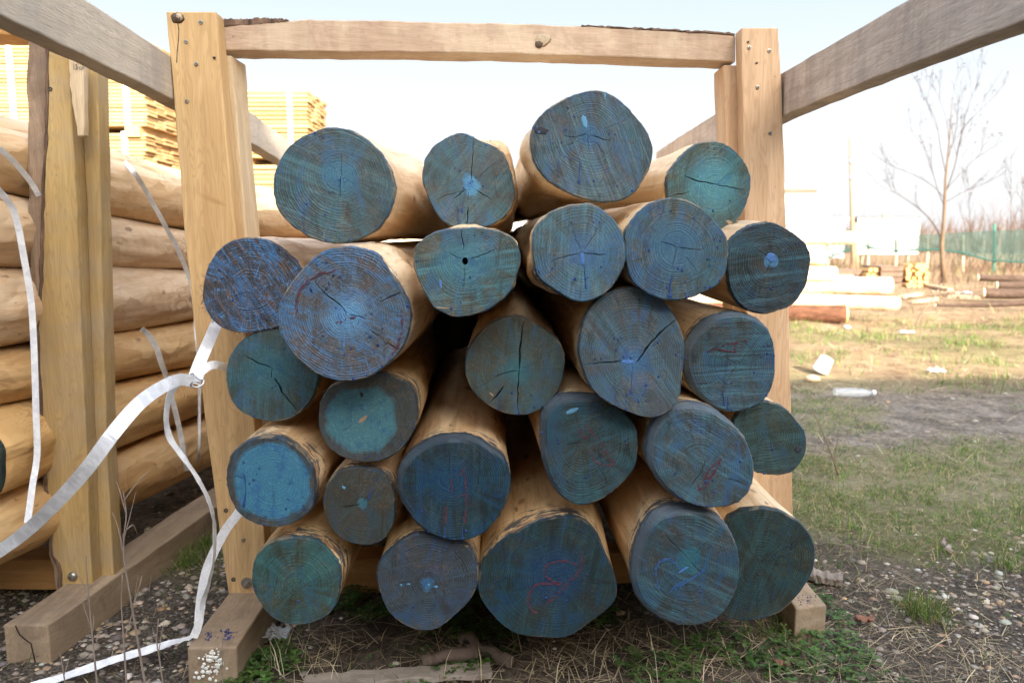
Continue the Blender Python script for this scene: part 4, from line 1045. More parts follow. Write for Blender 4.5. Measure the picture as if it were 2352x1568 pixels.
# pale logs lying in it
def LX(Y, off): return -1.17 + .1*(Y-1.8) + off
def onside(px, py, off=0.):
    d = ray(px, py); kx = d.x/d.y
    Y = (-1.17-.18+off)/(kx-.1)
    return U(px, py, Y)
def pale_mat(name, seed, base):
    m, nt, b = new_mat(name, .55, .3)
    co = mapping(nt, objco(nt), loc=(seed*2.3, seed*1.1, seed*.7))
    big = noise(nt, mapping(nt, co, (5, 1.5, 5)), 1, 4, .6, 1.0)
    v = nd(nt, 'ShaderNodeTexVoronoi', {'Vector': mapping(nt, nd(nt, 'ShaderNodeMix', {0: .12, 4: co, 5: nd(nt, 'ShaderNodeTexNoise', {'Vector': co, 'Scale': 9.}).outputs[1]}, data_type='VECTOR').outputs[1], (16, 4.5, 16)), 'Scale': 1.0})
    col = ramp(nt, big, [(.25, [x*y for x, y in zip(base, (.82, .70, .56))]), (.55, base), (.8, [min(.85, x*y) for x, y in zip(base, (1.05, 1.12, 1.2))])])
    hs = nd(nt, 'ShaderNodeSeparateColor', {0: v.outputs['Color']}).outputs[0]
    col = mixc(nt, mth(nt, 'MULTIPLY', hs, .55), col, [base[0]*.76, base[1]*.62, base[2]*.48])
    kn = vor(nt, mapping(nt, co, (5, 2.2, 5)), 1)
    swirl = mth(nt, 'ABSOLUTE', mth(nt, 'SINE', mth(nt, 'MULTIPLY', noise(nt, mapping(nt, co, (6, 3, 6)), 1, 2, .5, 2.5), 40)))
    col = mixc(nt, mth(nt, 'MULTIPLY', mth(nt, 'MULTIPLY', remap(nt, swirl, .75, 1), remap(nt, kn, .42, .15)), .55), col, (.30, .16, .07))
    col = mixc(nt, mth(nt, 'MULTIPLY', remap(nt, kn, .075, .03), .6), col, (.12, .07, .04))
    gr = noise(nt, mapping(nt, co, (60, 2.4, 60)), 1, 4, .65, .4)
    col = mixc(nt, mth(nt, 'MULTIPLY', remap(nt, gr, .50, .62), .42), col, [base[0]*.68, base[1]*.52, base[2]*.38])
    col = mixc(nt, mth(nt, 'MULTIPLY', remap(nt, noise(nt, mapping(nt, co, (50, 16, 50)), 1, 2), .70, .75), .6), col, (.14, .08, .05))
    setc(nt, b, col)
    hh = mth(nt, 'ADD', mth(nt, 'MULTIPLY', v.outputs['Distance'], .6), mth(nt, 'MULTIPLY', noise(nt, mapping(nt, co, (80, 8, 80)), 1, 3), .12))
    bump(nt, b, hh, .8, .022)
    return m
PALE = [pale_mat('pale_peeled_%d' % i, i, c_) for i, c_ in enumerate(((.71,.53,.32),(.71,.55,.37),(.69,.48,.24),(.67,.44,.19)))]
M_DARKEND = EM(40, brown=(.03,.04,.035), teal=(.02,.06,.06), dye=.1)
LEFT = [((310,450),(410,517),2.2,'topmost pale log in the left rack, crossed by two white straps',0),
        ((455,612),(526,616),2.2,'second pale log from the top in the left rack, pinkish with knife facets',1),
        ((614,792),(620,734),2.2,'third pale log down in the left rack, chalky grey-pink',1),
        ((795,922),(741,846),2.2,'fourth log down in the left rack, golden with a dark swirl and torn strap',2),
        ((925,1118),(849,966),1.0,'fifth log down in the left rack, its dark painted end just at the picture edge',3),
        ((1112,1280),(976,1100),2.2,'lowest pale log in the left rack, over the dark gap',2)]
for li, (a_, b_, fr_, lab, mi) in enumerate(LEFT):
    p, q = onside(30, sum(a_)/2), onside(400, sum(b_)/2)
    ra, rb = (a_[1]-a_[0])/2/FP*p.y*1.035, (b_[1]-b_[0])/2/FP*q.y*1.035
    if li == 4:
        s0 = (onside(-100, 1065)).y
    else:
        s0 = 1.45
    ax = (q-p).normalized()
    rings = []; NB = 56; NSt = 70
    for k in range(NSt+1):
        Y = s0 + (4.6-s0)*k/NSt
        u = (Y-p.y)/(q.y-p.y)
        c = p.lerp(q, min(u, 1.6)) if u < 1.6 else p.lerp(q, 1.6) + Vector((.1*(u-1.6), 1*(u-1.6), 0))*(q.y-p.y)
        c = c + Vector((.012*mnoise.noise(Vector((li*3, Y*.9, 0))), 0, .012*mnoise.noise(Vector((li*3+9, Y*.9, 0)))))
        c.y = Y
        R_ = ra + (rb-ra)*min(max(u, -.5), 1.5)
        ring_ = []
        for j in range(NB):
            a = 2*math.pi*j/NB
            r = R_*(1 + .11*mnoise.noise(Vector((math.cos(a)*1.5+li*5, Y*1.8, math.sin(a)*1.5))) + .05*mnoise.noise(Vector((math.cos(a)*4+li*5, Y*4.5, math.sin(a)*4))))
            ring_.append(c + Vector((math.cos(a)*r, 0, math.sin(a)*r)))
        rings.append(ring_)
    lo = rings[0][0]*0 + Vector((p.x, s0, p.z))
    mb = MB(); mb.loft([[v for v in r] for r in rings][::-1])
    o = mb.build('peeled_log', PALE[mi], None, smooth=True, loc=lo)
    tag(o, lab, 'log', 'pale logs in the left rack')
    if li == 4:
        mb = MB()
        cc = sum(rings[0], Vector())/NB
        mb.loft([[cc+(v-cc)*1.012+Vector((0, .010, 0)) for v in rings[0]], [cc+(v-cc)*1.012+Vector((0, -.004, 0)) for v in rings[0]], [cc+(v-cc)*.96+Vector((0, -.008, 0)) for v in rings[0]]])
        e = mb.build('painted_end', M_DARKEND, o)

# columns of logs behind, added to block light and darken the rack; slivers show
srcs = [o for o in COL.objects if o.get('group') == 'pale logs in the left rack']
for dx, dz, dy in ((-.155, .07, .10), (-.31, 0, .05), (-.46, .06, .12)):
    for so_ in srcs:
        o = so_.copy(); COL.objects.link(o)
        o.location = so_.location + Vector((dx, dy, dz))
        o.rotation_euler = (0, 0, 0)
        for ch in so_.children:
            c2 = ch.copy(); COL.objects.link(c2); c2.parent = o
        o['group'] = 'pale logs deeper in the left rack'
        o['label'] = 'pale log deeper in the left rack, filling and darkening the gaps between front logs'

# ------------------------------------------------------------------ strapping bands
def ribbon(name, pts, width, mat=M_STRAP, parent=None, twist=None, up=None, loc=None, n=10, widths=None):
    """flat plastic band through (px, py, Y) points; it shows its full width to the camera unless twisted; up = fixed normal"""
    W = []
    for p in pts:
        W.append(tuple(U(*p)) if not isinstance(p, Vector) else tuple(p))
    tw = twist or [0]*len(pts)
    wd = widths or [width]*len(pts)
    P = crom([tuple(a)+(b2, c_) for a, b2, c_ in zip(W, tw, wd)], n)
    mb = MB(); rings = []
    for i, q in enumerate(P):
        v = Vector(q[:3])
        t = (Vector(P[min(i+1, len(P)-1)][:3]) - Vector(P[max(i-1, 0)][:3])).normalized()
        nrm = (CAM - v) if up is None else up
        nrm = (nrm - t*nrm.dot(t)).normalized()
        s_ = t.cross(nrm)
        a = q[3] + .22*mnoise.noise(Vector((i*.23, len(P)*1.7, 0))) + .10*mnoise.noise(Vector((i*.9, len(P)*1.7, 4)))
        s2 = s_*math.cos(a) + nrm*math.sin(a); n2 = nrm*math.cos(a) - s_*math.sin(a)
        h = q[4]/2
        rings.append([v+s2*h+n2*.0005, v-s2*h+n2*.0005, v-s2*h-n2*.0005, v+s2*h-n2*.0005])
    mb.loft(rings)
    return mb.build(name, mat, parent, loc=loc)
band = empty('strapping_band', U(440, 872, 1.45), 'white woven band looping from the wire buckle down out of the left edge', 'strap', 'white bands by the left post')
ribbon('loop', [(-60,1302,1.38),(0,1264,1.34),(62,1218,1.28),(130,1153,1.22),(200,1075,1.18),(262,992,1.18),(320,926,1.24),(370,890,1.33),(412,872,1.41),(444,876,1.45)], .022, parent=band)
ribbon('upright_end', [(444,880,1.452),(452,850,1.47),(470,806,1.51),(490,760,1.555),(515,700,1.62),(530,650,1.67)], .0225, parent=band)
ribbon('tail', [(456,868,1.462),(466,852,1.47),(482,840,1.49),(500,838,1.51),(525,846,1.56)], .016, parent=band, twist=[.6,.4,.2,0,0])
M_WIRE = plain('wire', (.45, .46, .48), .3, 1.0)
mb = MB()
wp = [(430,868,1.44),(441,858,1.452),(447,862,1.455),(460,872,1.452),(468,872,1.45),(466,882,1.446),(452,889,1.44),(438,884,1.436),(446,876,1.438),(458,880,1.442)]
mb.tube([U(*q) for q in crom(wp, 6)], .0016, 8)
mb.build('wire_buckle', M_WIRE, band, smooth=True)
curl = ribbon('strapping_band', [(444,874,1.447),(424,874,1.43),(405,884,1.42),(388,915,1.41),(382,962,1.41),(390,1005,1.42),(417,1045,1.43),(450,1092,1.44),(478,1145,1.45),(491,1192,1.46),(493,1240,1.47),(490,1290,1.48),(479,1340,1.49),(467,1378,1.50),(464,1400,1.50)], .013, twist=[.2,.5,.5,.7,.9,.6,.8,1.0,1.1,1.15,1.1,1.2,1.0,.8,.6], loc=U(444,874,1.447))
tag(curl, 'thin white band curling from the wire buckle down past the post foot', 'strap', 'white bands by the left post')
gp = [G(445,1462,.090), G(400,1474,.055), G(335,1493,.03), G(265,1513,.02), G(200,1535,.018), G(93,1570,.016), G(-30,1605,.014)]
b2o = empty('strapping_band', G(445,1462,.09), 'white band dropping from under the sky-blue disc log, then flat across the gravel', 'strap', 'white bands by the left post')
ribbon('hanging_length', [(560,1150,1.60),(547,1178,1.585),(521,1212,1.57),(494,1262,1.55),(474,1312,1.54),(464,1362,1.53),(459,1400,1.525),(455,1436,1.515),(444,1464,1.505)], .019, parent=b2o, twist=[0,0,.1,.2,.2,.2,.3,.5,.6])
ribbon('ground_length', gp, .024, parent=b2o, up=Vector((0, -.25, 1)))
# straps round the left rack's logs
def sidestrap(pts, width, label, off=.10, extra=None):
    W = [onside(x, y, off + (extra[i] if extra else 0)) for i, (x, y) in enumerate(pts)]
    o = ribbon('strapping_band', W, width, loc=W[0])
    return tag(o, label, 'strap', 'white straps round the left logs')
sidestrap([(-30,322),(0,343),(32,372),(66,412),(90,450)], .012, 'short white strap slanting over the topmost left log at the picture edge', .10)
sidestrap([(-20,420),(0,440),(28,478),(42,522),(55,592),(64,642),(71,690),(76,755),(80,855),(83,955),(85,1045),(75,1112),(63,1200)], .013, 'long white strap running down the left logs beside the bark-edged post', .12)
sidestrap([(285,372),(303,390),(338,443),(381,522),(408,572),(436,642),(447,690)], .013, 'white strap slanting down over the upper left logs between the two posts', .11, [-.10,.0,.0,.0,.0,.0,.0])
sidestrap([(325,755),(338,766),(358,796),(370,832),(383,869),(397,922),(413,989),(423,1045),(430,1080)], .015, 'torn white strap over the golden log between the two posts', .115, [0,.0,.01,.012,.005,.01,.01,.01,.0])
sidestrap([(447,690),(450,772),(457,856),(458,955),(457,1035),(452,1070)], .008, 'thin white strap hanging just left of the main left post', .12, [-.10,0,0,0,0,-.08])
# ------------------------------------------------------------------ lumber packs, log heap and yard behind
def lumber_mat(name, seed):
    m, nt, b = new_mat(name, .75, .15)
    co = mapping(nt, objco(nt), loc=(seed*2.1, seed, seed*1.3))
    g = nd(nt, 'ShaderNodeNewGeometry')
    r = g.outputs['Random Per Island']
    n1 = noise(nt, mapping(nt, co, (2, 12, 30)), 1, 4, .6)
    col = mixc(nt, n1, (.47, .31, .14), (.60, .43, .22))
    col = mixc(nt, mth(nt, 'MULTIPLY', r, .55), col, (.34, .17, .055))
    setc(nt, b, col)
    return m
M_LUM = [lumber_mat('yard_lumber_%d' % k, k) for k in range(2)]
M_WBAND = plain('white_band', (.78, .78, .78), .5, 0, .05)

def pack(xr, y0, z0, z1, L, D, lay, nb, strap_px, label, mi, rot=0.0, jit=.012, bearers=()):
    base = Vector((xr-L/2, y0+D/2, z0))
    o = empty('lumber_pack', base, label, 'lumber pack', 'strapped packs of sawn boards')
    mb = MB()
    h = (z1-z0)/lay
    w = D/nb
    for k in range(lay):
        zz = z0 + k*h
        for j in range(nb):
            a = random.uniform(-jit, jit); b2 = random.uniform(-jit, jit); f_ = random.uniform(-.006, .008) if j in (0, nb-1) else 0
            t = h*random.uniform(.66, .82)
            ww = w*random.uniform(.93, .985)
            mb.box((xr-L+b2, y0+j*w+f_, zz), (xr+a, y0+j*w+ww+f_, zz+t))
    ob = mb.build('boards', M_LUM[mi], o)
    for px in strap_px:
        x = U(px, 300, y0).x
        mb = MB()
        mb.box((x-.02, y0-.014, z0), (x+.02, y0-.010, z1+.004))
        mb.box((x-.02, y0-.010, z1+.001), (x+.02, y0+D+.01, z1+.004))
        mb.build('strap', M_WBAND, o)
    for px in bearers:
        x = U(px, 300, y0).x
        mb = MB(); mb.box((x-.05, y0-.01, z0-.075), (x+.05, y0+D, z0-.002))
        mb.build('bearer', M_LUM[mi], o, bevel=.003)
    return o
zat = lambda y, Y: U(1176, y, Y).z
x1 = U(333, 200, 5.5).x
pack(x1, 5.5, zat(289, 5.5), zat(86, 5.5), 2.6, 1.15, 24, 8, (37, 297), 'upper strapped lumber pack behind the bark-edged post, under the weathered rail', 0, bearers=(50, 305))
pack(x1-.03, 5.52, .98, zat(303, 5.5), 2.6, 1.15, 26, 8, (30, 287), 'lower strapped lumber pack between the two left posts, above the pale logs', 0, bearers=(40, 300), jit=.016)
pack(x1-.02, 5.5, .09, .89, 2.6, 1.15, 24, 8, (30, 290), 'ground-level lumber pack, mostly hidden by the pale logs at left', 0, bearers=(40, 300))
x2 = U(706, 250, 7.3).x
pack(x2, 7.3, zat(362, 7.3), zat(204, 7.3), 2.9, .75, 16, 5, (668,), 'distant sunlit lumber pack seen over the large grey-blue top-left log', 1, bearers=(560, 690), jit=.014)
pack(x2-.04, 7.32, .92, zat(376, 7.3), 2.9, .75, 15, 5, (640,), 'distant lower lumber pack between the main left post and the pile', 1, bearers=(560, 690), jit=.025)

M_SUNLOG = [pale_mat('heap_log_%d' % k, k+11, c_) for k, c_ in enumerate(((.70,.56,.38),(.72,.58,.42),(.60,.34,.19)))]
def bark_mat(name, c0, c1):
    m, nt, b = new_mat(name, .9, .1)
    co = objco(nt)
    n1 = noise(nt, mapping(nt, co, (8, 25, 25)), 1, 5, .7)
    n2 = noise(nt, co, 3, 3)
    setc(nt, b, mixc(nt, mth(nt, 'MULTIPLY', n2, .5), ramp(nt, n1, [(.3, c0), (.7, c1)]), [x*1.3 for x in c0]))
    bump(nt, b, n1, 1, .02)
    return m
M_BARKRED = bark_mat('red_bark', (.06,.028,.018), (.24,.11,.06))
M_BARKGREY = bark_mat('grey_bark', (.05,.032,.024), (.17,.115,.085))
def cut_mat(name, a, b_):
    m, nt, b = new_mat(name, .7, .2)
    co = objco(nt)
    setc(nt, b, mixc(nt, noise(nt, co, 9, 4, .65), a, b_))
    return m
M_CUTYEL = cut_mat('yellow_cut', (.62,.40,.14), (.78,.58,.28))
M_CUTPALE = cut_mat('pale_cut', (.62,.46,.28), (.74,.60,.42))

M_DARKCUT = cut_mat('gap_shade_cut', (.018,.013,.010), (.035,.026,.020))  # near-black end paints the gap's shade onto the added log

def bglog(p, q, r0, r1, mat, endmat, label, cat='log', group=None, name='peeled_log', sag=0, n=20, ns=26, rough=.06, endname='cut_end'):
    p, q = Vector(p), Vector(q)
    d = (q-p).normalized()
    u = d.cross(Vector((0, 0, 1))).normalized(); w = u.cross(d)
    sd = random.uniform(0, 50)
    rings = []
    for k in range(ns+1):
        t = k/ns
        c = p.lerp(q, t) + w*sag*4*t*(1-t) + u*.02*mnoise.noise(Vector((sd, t*3, 0))) + w*.015*mnoise.noise(Vector((sd, t*3, 5)))
        R_ = r0 + (r1-r0)*t
        rings.append([c + (u*math.cos(a)+w*math.sin(a))*R_*(1+rough*mnoise.noise(Vector((math.cos(a)*1.5+sd, t*(q-p).length*1.5, math.sin(a)*1.5)))) for a in (2*math.pi*j/n for j in range(n))])
    mb = MB(); mb.loft([r[::-1] for r in rings])
    o = mb.build(name, mat, None, smooth=True, loc=p)
    tag(o, label, cat, group)
    for rr, sgn, qq in ((rings[0], -1, p), (rings[-1], 1, q)):
        mb = MB()
        c = sum(rr, Vector())/n
        a = [c+(v-c)*1.005 - d*sgn*.012 for v in rr]; b2 = [c+(v-c)*1.0 + d*sgn*.004 for v in rr]; c3 = [c+(v-c)*.93 + d*sgn*.008 for v in rr]
        L_ = [a, b2, c3]
        mb.loft([r for r in L_] if sgn < 0 else [r[::-1] for r in L_])
        mb.build(endname, endmat, o)
    return o

HG = 'sunlit heap of peeled logs beyond the rack'
def heap(lx, ly, rx, ry, Yl, Yr, rpx, mi, label, rl=None):
    p, q = U(lx, ly, Yl), U(rx, ry, Yr)
    bglog(p, q, (rl or rpx)/FP*Yl, rpx/FP*Yr, M_SUNLOG[mi], M_CUTPALE, label, group=HG)
heap(880, 565, 1963, 546, 10.2, 9.3, 15, 0, 'topmost sunlit log of the heap beyond the right post, reaching the utility pole')
heap(900, 560, 1894, 591, 9.9, 9.3, 19, 1, 'bleached heap log with a blunt end just right of the navy log end')
heap(930, 600, 1917, 631, 9.6, 9.2, 19, 0, 'heap log at mid height with its end below the green net', 22)
heap(980, 640, 1957, 645, 9.9, 9.5, 13, 1, 'slimmer heap log lying in front of the grey pallets', 20)
heap(1050, 650, 2044, 657, 9.7, 9.2, 21, 1, 'thick bleached heap log ending before the split firewood', 23)
heap(1100, 668, 2062, 698, 9.2, 8.7, 16, 0, 'longest heap log, pointing down right over the dark bark log', 20)
heap(1000, 700, 1830, 708, 9.5, 9.2, 20, 1, 'lowest heap log on the ground behind the right post')
heap(380, 505, 670, 513, 6.3, 6.4, 24, 2, 'reddish peeled log behind the main left post, under the distant lumber', 26)
heap(360, 552, 690, 556, 6.2, 6.3, 24, 2, 'second reddish peeled log low behind the main left post', 26)
heap_gap = heap(700, 535, 1010, 520, 8.6, 8.9, 24, 0, 'sunlit log seen in the gap between the two left top logs')
heap(690, 585, 1100, 560, 8.2, 8.6, 26, 0, 'sunlit log low in the gap behind the top row')
heap(700, 480, 960, 470, 9.4, 9.8, 20, 1, 'far bleached log under the distant lumber, left of the warehouse')
gy = G(1930, 746).y
bglog(U(1500, 716, gy+.5), U(1944, 721, gy+.05), 24/FP*gy, 21/FP*gy, M_BARKRED, M_CUTYEL, 'dark red-barked log with a bright yellow cut end on the grass', name='barked_log', rough=.10)
BG = 'grey barked logs at the right edge'
for (lx, ly, rx, ry, Y, r, lab) in ((2246,638,2520,645,12.6,7.5,'top grey barked log of the pile at the right edge'), (2288,655,2560,660,12.2,9,'middle barked log of the right-edge pile, set back from the others'), (2258,673,2540,676,11.8,11,'lowest thick barked log of the right-edge pile')):
    bglog(U(lx, ly, Y), U(rx, ry, Y-.4), r/FP*Y, r*1.15/FP*Y, M_BARKGREY, M_CUTPALE, lab, group=BG, name='barked_log', rough=.12)
bglog(U(2148, 701, 10.3), U(2560, 672, 9.6), .016, .062, M_BARKGREY, M_CUTPALE, 'bent tapering trunk lying before the right-edge log pile', name='barked_log', sag=-.05, rough=.12)

# log added inside the pile to block light in the centre gap
q0 = Vector((-.155, 2.10, .665))
bglog(q0, q0+Vector((-.03, 2.3, 0)), .058, .064, BODY[1], M_DARKCUT, 'added log far back in the pile, its end darkened to keep the gap black', group=None)
# pallets and split firewood
M_PALLET = sawn('pallet_wood', 'X', (.16,.10,.065), (.30,.20,.14), (.08,.06,.05), .5)
def pallet_stack(x0, x1, yb, h, Y, n, label):
    a, b2 = U(x0, yb, Y), U(x1, yb, Y)
    o = empty('pallet_stack', Vector(((a.x+b2.x)/2, Y+.4, 0)), label, 'pallets', 'weathered pallets by the fence')
    for k in range(n):
        mb = MB()
        z = h*k/n
        for j in range(3):
            y = Y + .38*j
            mb.box((a.x, y, z), (b2.x, y+.09, z+h/n*.62))
        mb.box((a.x-.02, Y-.01, z+h/n*.64), (b2.x+.02, Y+.86, z+h/n*.84))
        mb.build('pallet', M_PALLET, o)
    return o
YP = G(2040, 660).y
pallet_stack(1912, 1992, 655, .34, YP+.3, 3, 'wide low grey pallets behind the heap log ends')
pallet_stack(2022, 2072, 660, .42, YP, 4, 'dark brown pallets beside the bright split firewood')
split_me = None
def firewood(cx0, cx1, yt, yb, Y, n, label, group):
    global split_me
    if split_me is None:
        mb = MB()
        pr = [(math.cos(a)*.045, math.sin(a)*.040) for a in (-.25, .5, 1.3, 2.1, 2.9)] + [(0, -.045)]
        mb.loft([[(x*(1+.1*k), y, z) for x, z in pr] for k, y in ((0, 0), (1, .16), (0, .33))])
        split_me = mesh('split_log', mb.v, mb.f)
        split_me.materials.append(cut_mat('split_wood', (.50,.27,.09), (.66,.42,.18)))
    a, b2 = U(cx0, yb, Y), U(cx1, yb, Y)
    top = U(cx0, yt, Y).z
    cols = max(3, int((b2.x-a.x)/.085)); k = 0
    rows = max(2, int(math.ceil(n/cols)))
    for r in range(rows):
        for c in range(cols):
            if k >= n: return
            k += 1
            o = bpy.data.objects.new('split_log', split_me); COL.objects.link(o)
            o.location = (a.x + (c+.5+.25*(r % 2))*(b2.x-a.x)/cols + random.uniform(-.012, .012), Y + random.uniform(-.06, .04), .045 + r*(top-.02)/rows)
            o.rotation_euler = (0, random.uniform(0, 6.28), random.uniform(-.15, .15))
            o.scale = (random.uniform(.85, 1.25),)*3
            tag(o, label, 'firewood', group)
firewood(2080, 2128, 605, 662, YP-.1, 24, 'bright orange split log in the tall firewood pile right of the dark pallets', 'split logs of the tall pile')
firewood(1988, 2030, 612, 650, YP+.1, 16, 'yellow split log in the small firewood pile between the two pallet stacks', 'split logs of the small pile')

# fence posts and green net
YF_ = 24.0
def fence_y(px): return YF_ - (px-1850)/500*1.5
M_FPOST = plain('fence_post', (.42,.36,.25), .8, 0, .3, 12)
M_GPOST = plain('green_post', (.06,.19,.14), .6, 0, .2, 12)
net = empty('net_fence', U(2100, 622, fence_y(2100)), 'sagging green net fence on short posts across the far right of the yard', 'fence')
for px, yt, mt in ((1900,556,M_FPOST),(1993,553,M_FPOST),(2057,550,M_FPOST),(2129,543,M_FPOST),(2211,541,M_FPOST),(2283,514,M_GPOST),(2365,520,M_FPOST),(2460,516,M_FPOST)):
    Y = fence_y(px)
    b0 = U(px, 620, Y); t0 = U(px+.5, yt, Y)
    mb = MB(); mb.tube([Vector((b0.x, Y, -.1)), (b0+t0)/2+Vector((.01, 0, 0)), t0], [.05, .045, .042], 8)
    mb.build('post', mt, net)
m, nt, b = new_mat('green_net', .6, .2)
co = objco(nt)
nn = noise(nt, mapping(nt, co, (1.2, 1, 6)), 2, 4)
setc(nt, b, mixc(nt, nn, (.024,.062,.05), (.045,.098,.082)))
tr = nt.nodes.new('ShaderNodeBsdfTransparent'); ms = nt.nodes.new('ShaderNodeMixShader')
nt.links.new(mth(nt, 'ADD', mth(nt, 'MULTIPLY', nn, .3), .44), ms.inputs[0])
nt.links.new(tr.outputs[0], ms.inputs[1]); nt.links.new(b.outputs[0], ms.inputs[2])
nt.links.new(ms.outputs[0], nt.nodes['Material Output'].inputs[0])
M_NET = m
ntop = [(1840,558),(1900,556),(1966,551),(2098,541),(2248,531),(2352,527),(2500,520)]
nbot = [(1840,600),(1901,592),(1952,574),(1980,563),(2017,574),(2051,577),(2100,575),(2155,573),(2213,581),(2271,598),(2352,602),(2500,606)]
mb = MB(); rings = []
for k in range(91):
    px = 1840 + 660*k/90
    Y = fence_y(px) - .05
    t = float(np.interp(px, *zip(*ntop))); b2 = float(np.interp(px, *zip(*nbot)))
    rings.append([U(px, t + (b2-t)*j/6, Y + .05*mnoise.noise(Vector((px*.05, j*.8, 0)))) for j in range(7)])
mb.loft(rings, cap=False, closed=False)
mb.build('net', M_NET, net, smooth=True)
mb = MB()
mb.tube([U(px, float(np.interp(px, *zip(*nbot))), fence_y(px)-.08) for px in range(1840, 2501, 12)], .028, 6)
mb.build('rolled_hem', plain('net_hem', (.02,.075,.06), .7), net)

# white blank panel on posts behind the net
trl = empty('white_panel', U(2038, 620, 26), 'white blank panel with a dark edge standing behind the green net', 'panel')
M_WHITE = plain('white_paint', (.80,.80,.80), .4, 0, .03)
a, b2 = U(1971, 501, 26), U(2109, 584, 26)
mb = MB(); mb.box((a.x, 26, b2.z), (b2.x, 26.10, a.z)); mb.build('sheet', M_WHITE, trl, bevel=.01)
M_RUB = plain('dark_edge', (.05,.045,.045), .7)
mb = MB(); mb.box((a.x-.065, 26.01, b2.z-.03), (a.x-.003, 26.12, a.z+.03)); mb.build('edge_strip', M_RUB, trl)
mb = MB(); mb.box((a.x-.003, 26.02, a.z+.002), (b2.x, 26.12, a.z+.035)); mb.build('edge_strip', M_RUB, trl)
mb = MB(); mb.box((a.x+.82, 26.02, a.z+.037), (a.x+1.12, 26.12, a.z+.10)); mb.build('bracket', plain('bracket_brown', (.30,.22,.15), .7), trl)
for x in (a.x+.25, b2.x-.3):
    mb = MB(); mb.box((x, 26.13, -.1), (x+.09, 26.22, a.z-.05)); mb.build('post', M_FPOST, trl)

# white warehouse
wh = empty('warehouse', (3, 44, 0), 'long white warehouse with tan eaves, bleached by the sun behind the pile', 'building')
M_TAN = plain('tan_trim', (.62,.50,.30), .6)
xa, xb = U(940, 430, 42).x, U(1876, 430, 42).x
zt = zat(431, 42)
def wall_with_windows(x0, x1, z1, y, yb, nm):
    mb = MB(); mb.box((x0, y, 0), (x1, yb, z1)); mb.build('wall', M_WHITE, wh)
wall_with_windows(xa, xb, zt, 42, 50, 'main')
mb = MB()
mb.add([(xa-.3, 41.6, zt+.03), (xb+.3, 41.6, zt+.03), (xb+.3, 46, zt+.5), (xa-.3, 46, zt+.5), (xb+.3, 50.3, zt+.03), (xa-.3, 50.3, zt+.03)], [(0,1,2,3),(3,2,4,5),(5,4,1,0),(0,3,5),(1,4,2)])
mb.build('roof', M_WHITE, wh)
mb = MB(); mb.box((xa-.3, 41.52, zt-.1), (xb+.3, 41.597, zt+.06)); mb.build('eaves_trim', M_TAN, wh)
xc, xd = U(1852, 506, 41).x, U(1942, 506, 41).x
za = zat(506, 41)
mb = MB(); mb.box((xc, 41, 0), (xd, 41.5, za)); mb.build('annex', M_WHITE, wh)
mb = MB(); mb.box((xc-.1, 40.9, za+.003), (xd+.15, 41.49, za+.12)); mb.build('eaves_trim', M_TAN, wh)
for k in range(7):
    x = xa + 1.8 + k*2.9
    mb = MB(); mb.box((x, 41.97, 1.2), (x+1.1, 41.995, 2.2)); mb.build('window', plain('pale_glass', (.55,.60,.64), .2), wh)

# utility pole and its lines
yp = 22.0
pole = empty('utility_pole', U(1960, 622, yp), 'tall weathered utility pole right of the rack, with white insulators', 'utility pole')
M_POLE = plain('pole_wood', (.33,.25,.16), .85, 0, .3, 8)
pb, pt = U(1960.5, 622, yp), U(1953.5, 318, yp)
mb = MB(); mb.tube([Vector((pb.x, yp, -.1)), pb.lerp(pt, .5), pt], [.062, .055, .046], 12); mb.build('shaft', M_POLE, pole, smooth=True)
for y in (370, 407):
    p = U(1954.5+(y-320)*.02, y, yp-.06)
    mb = MB(); mb.loft([[p+Vector((math.cos(a)*r, math.sin(a)*r, z)) for a in (2*math.pi*k/10 for k in range(10))] for r, z in ((.03,-.05),(.05,-.04),(.035,0),(.05,.02),(.02,.06))])
    mb.build('insulator', M_WHITE, pole, smooth=True)
st = empty('stub_post', U(1967, 622, 22.3), 'short thick post leaning beside the foot of the utility pole', 'post')
mb = MB(); mb.tube([U(1969, 625, 22.3), U(1966, 570, 22.3), U(1965, 512, 22.3)], [.055, .05, .045], 10); mb.build('shaft', M_POLE, st, smooth=True)
M_WIREGREY = plain('cable', (.20,.20,.22), .6)
for (l, r, lab) in (((1954,319),(2700,231),'upper power line running right from the pole top'), ((1954,341),(2700,257),'middle power line just under the pole top'), ((1956,438),(2700,420),'lowest power line crossing behind the bare tree')):
    a, b2 = U(l[0], l[1], yp), U(r[0], r[1], 30)
    pts = [a.lerp(b2, k/14) + Vector((0, 0, -.12*4*(k/14)*(1-k/14))) for k in range(15)]
    mb = MB(); mb.tube(pts, .011, 5)
    tag(mb.build('power_line', M_WIREGREY, None, loc=a), lab, 'power line', 'power lines')

# ------------------------------------------------------------------ bare trees and bushes
M_TRUNK = plain('young_bark', (.15,.10,.06), .85, 0, .4, 14)
M_TWIG = plain('twig', (.07,.052,.046), .8, 0, .3, 20)
M_DEADLEAF = plain('dead_leaf', (.03,.022,.022), .8, 0, .5, 30)
M_SCRUB = plain('scrub_twig', (.15,.095,.07), .85, 0, .35, 5)

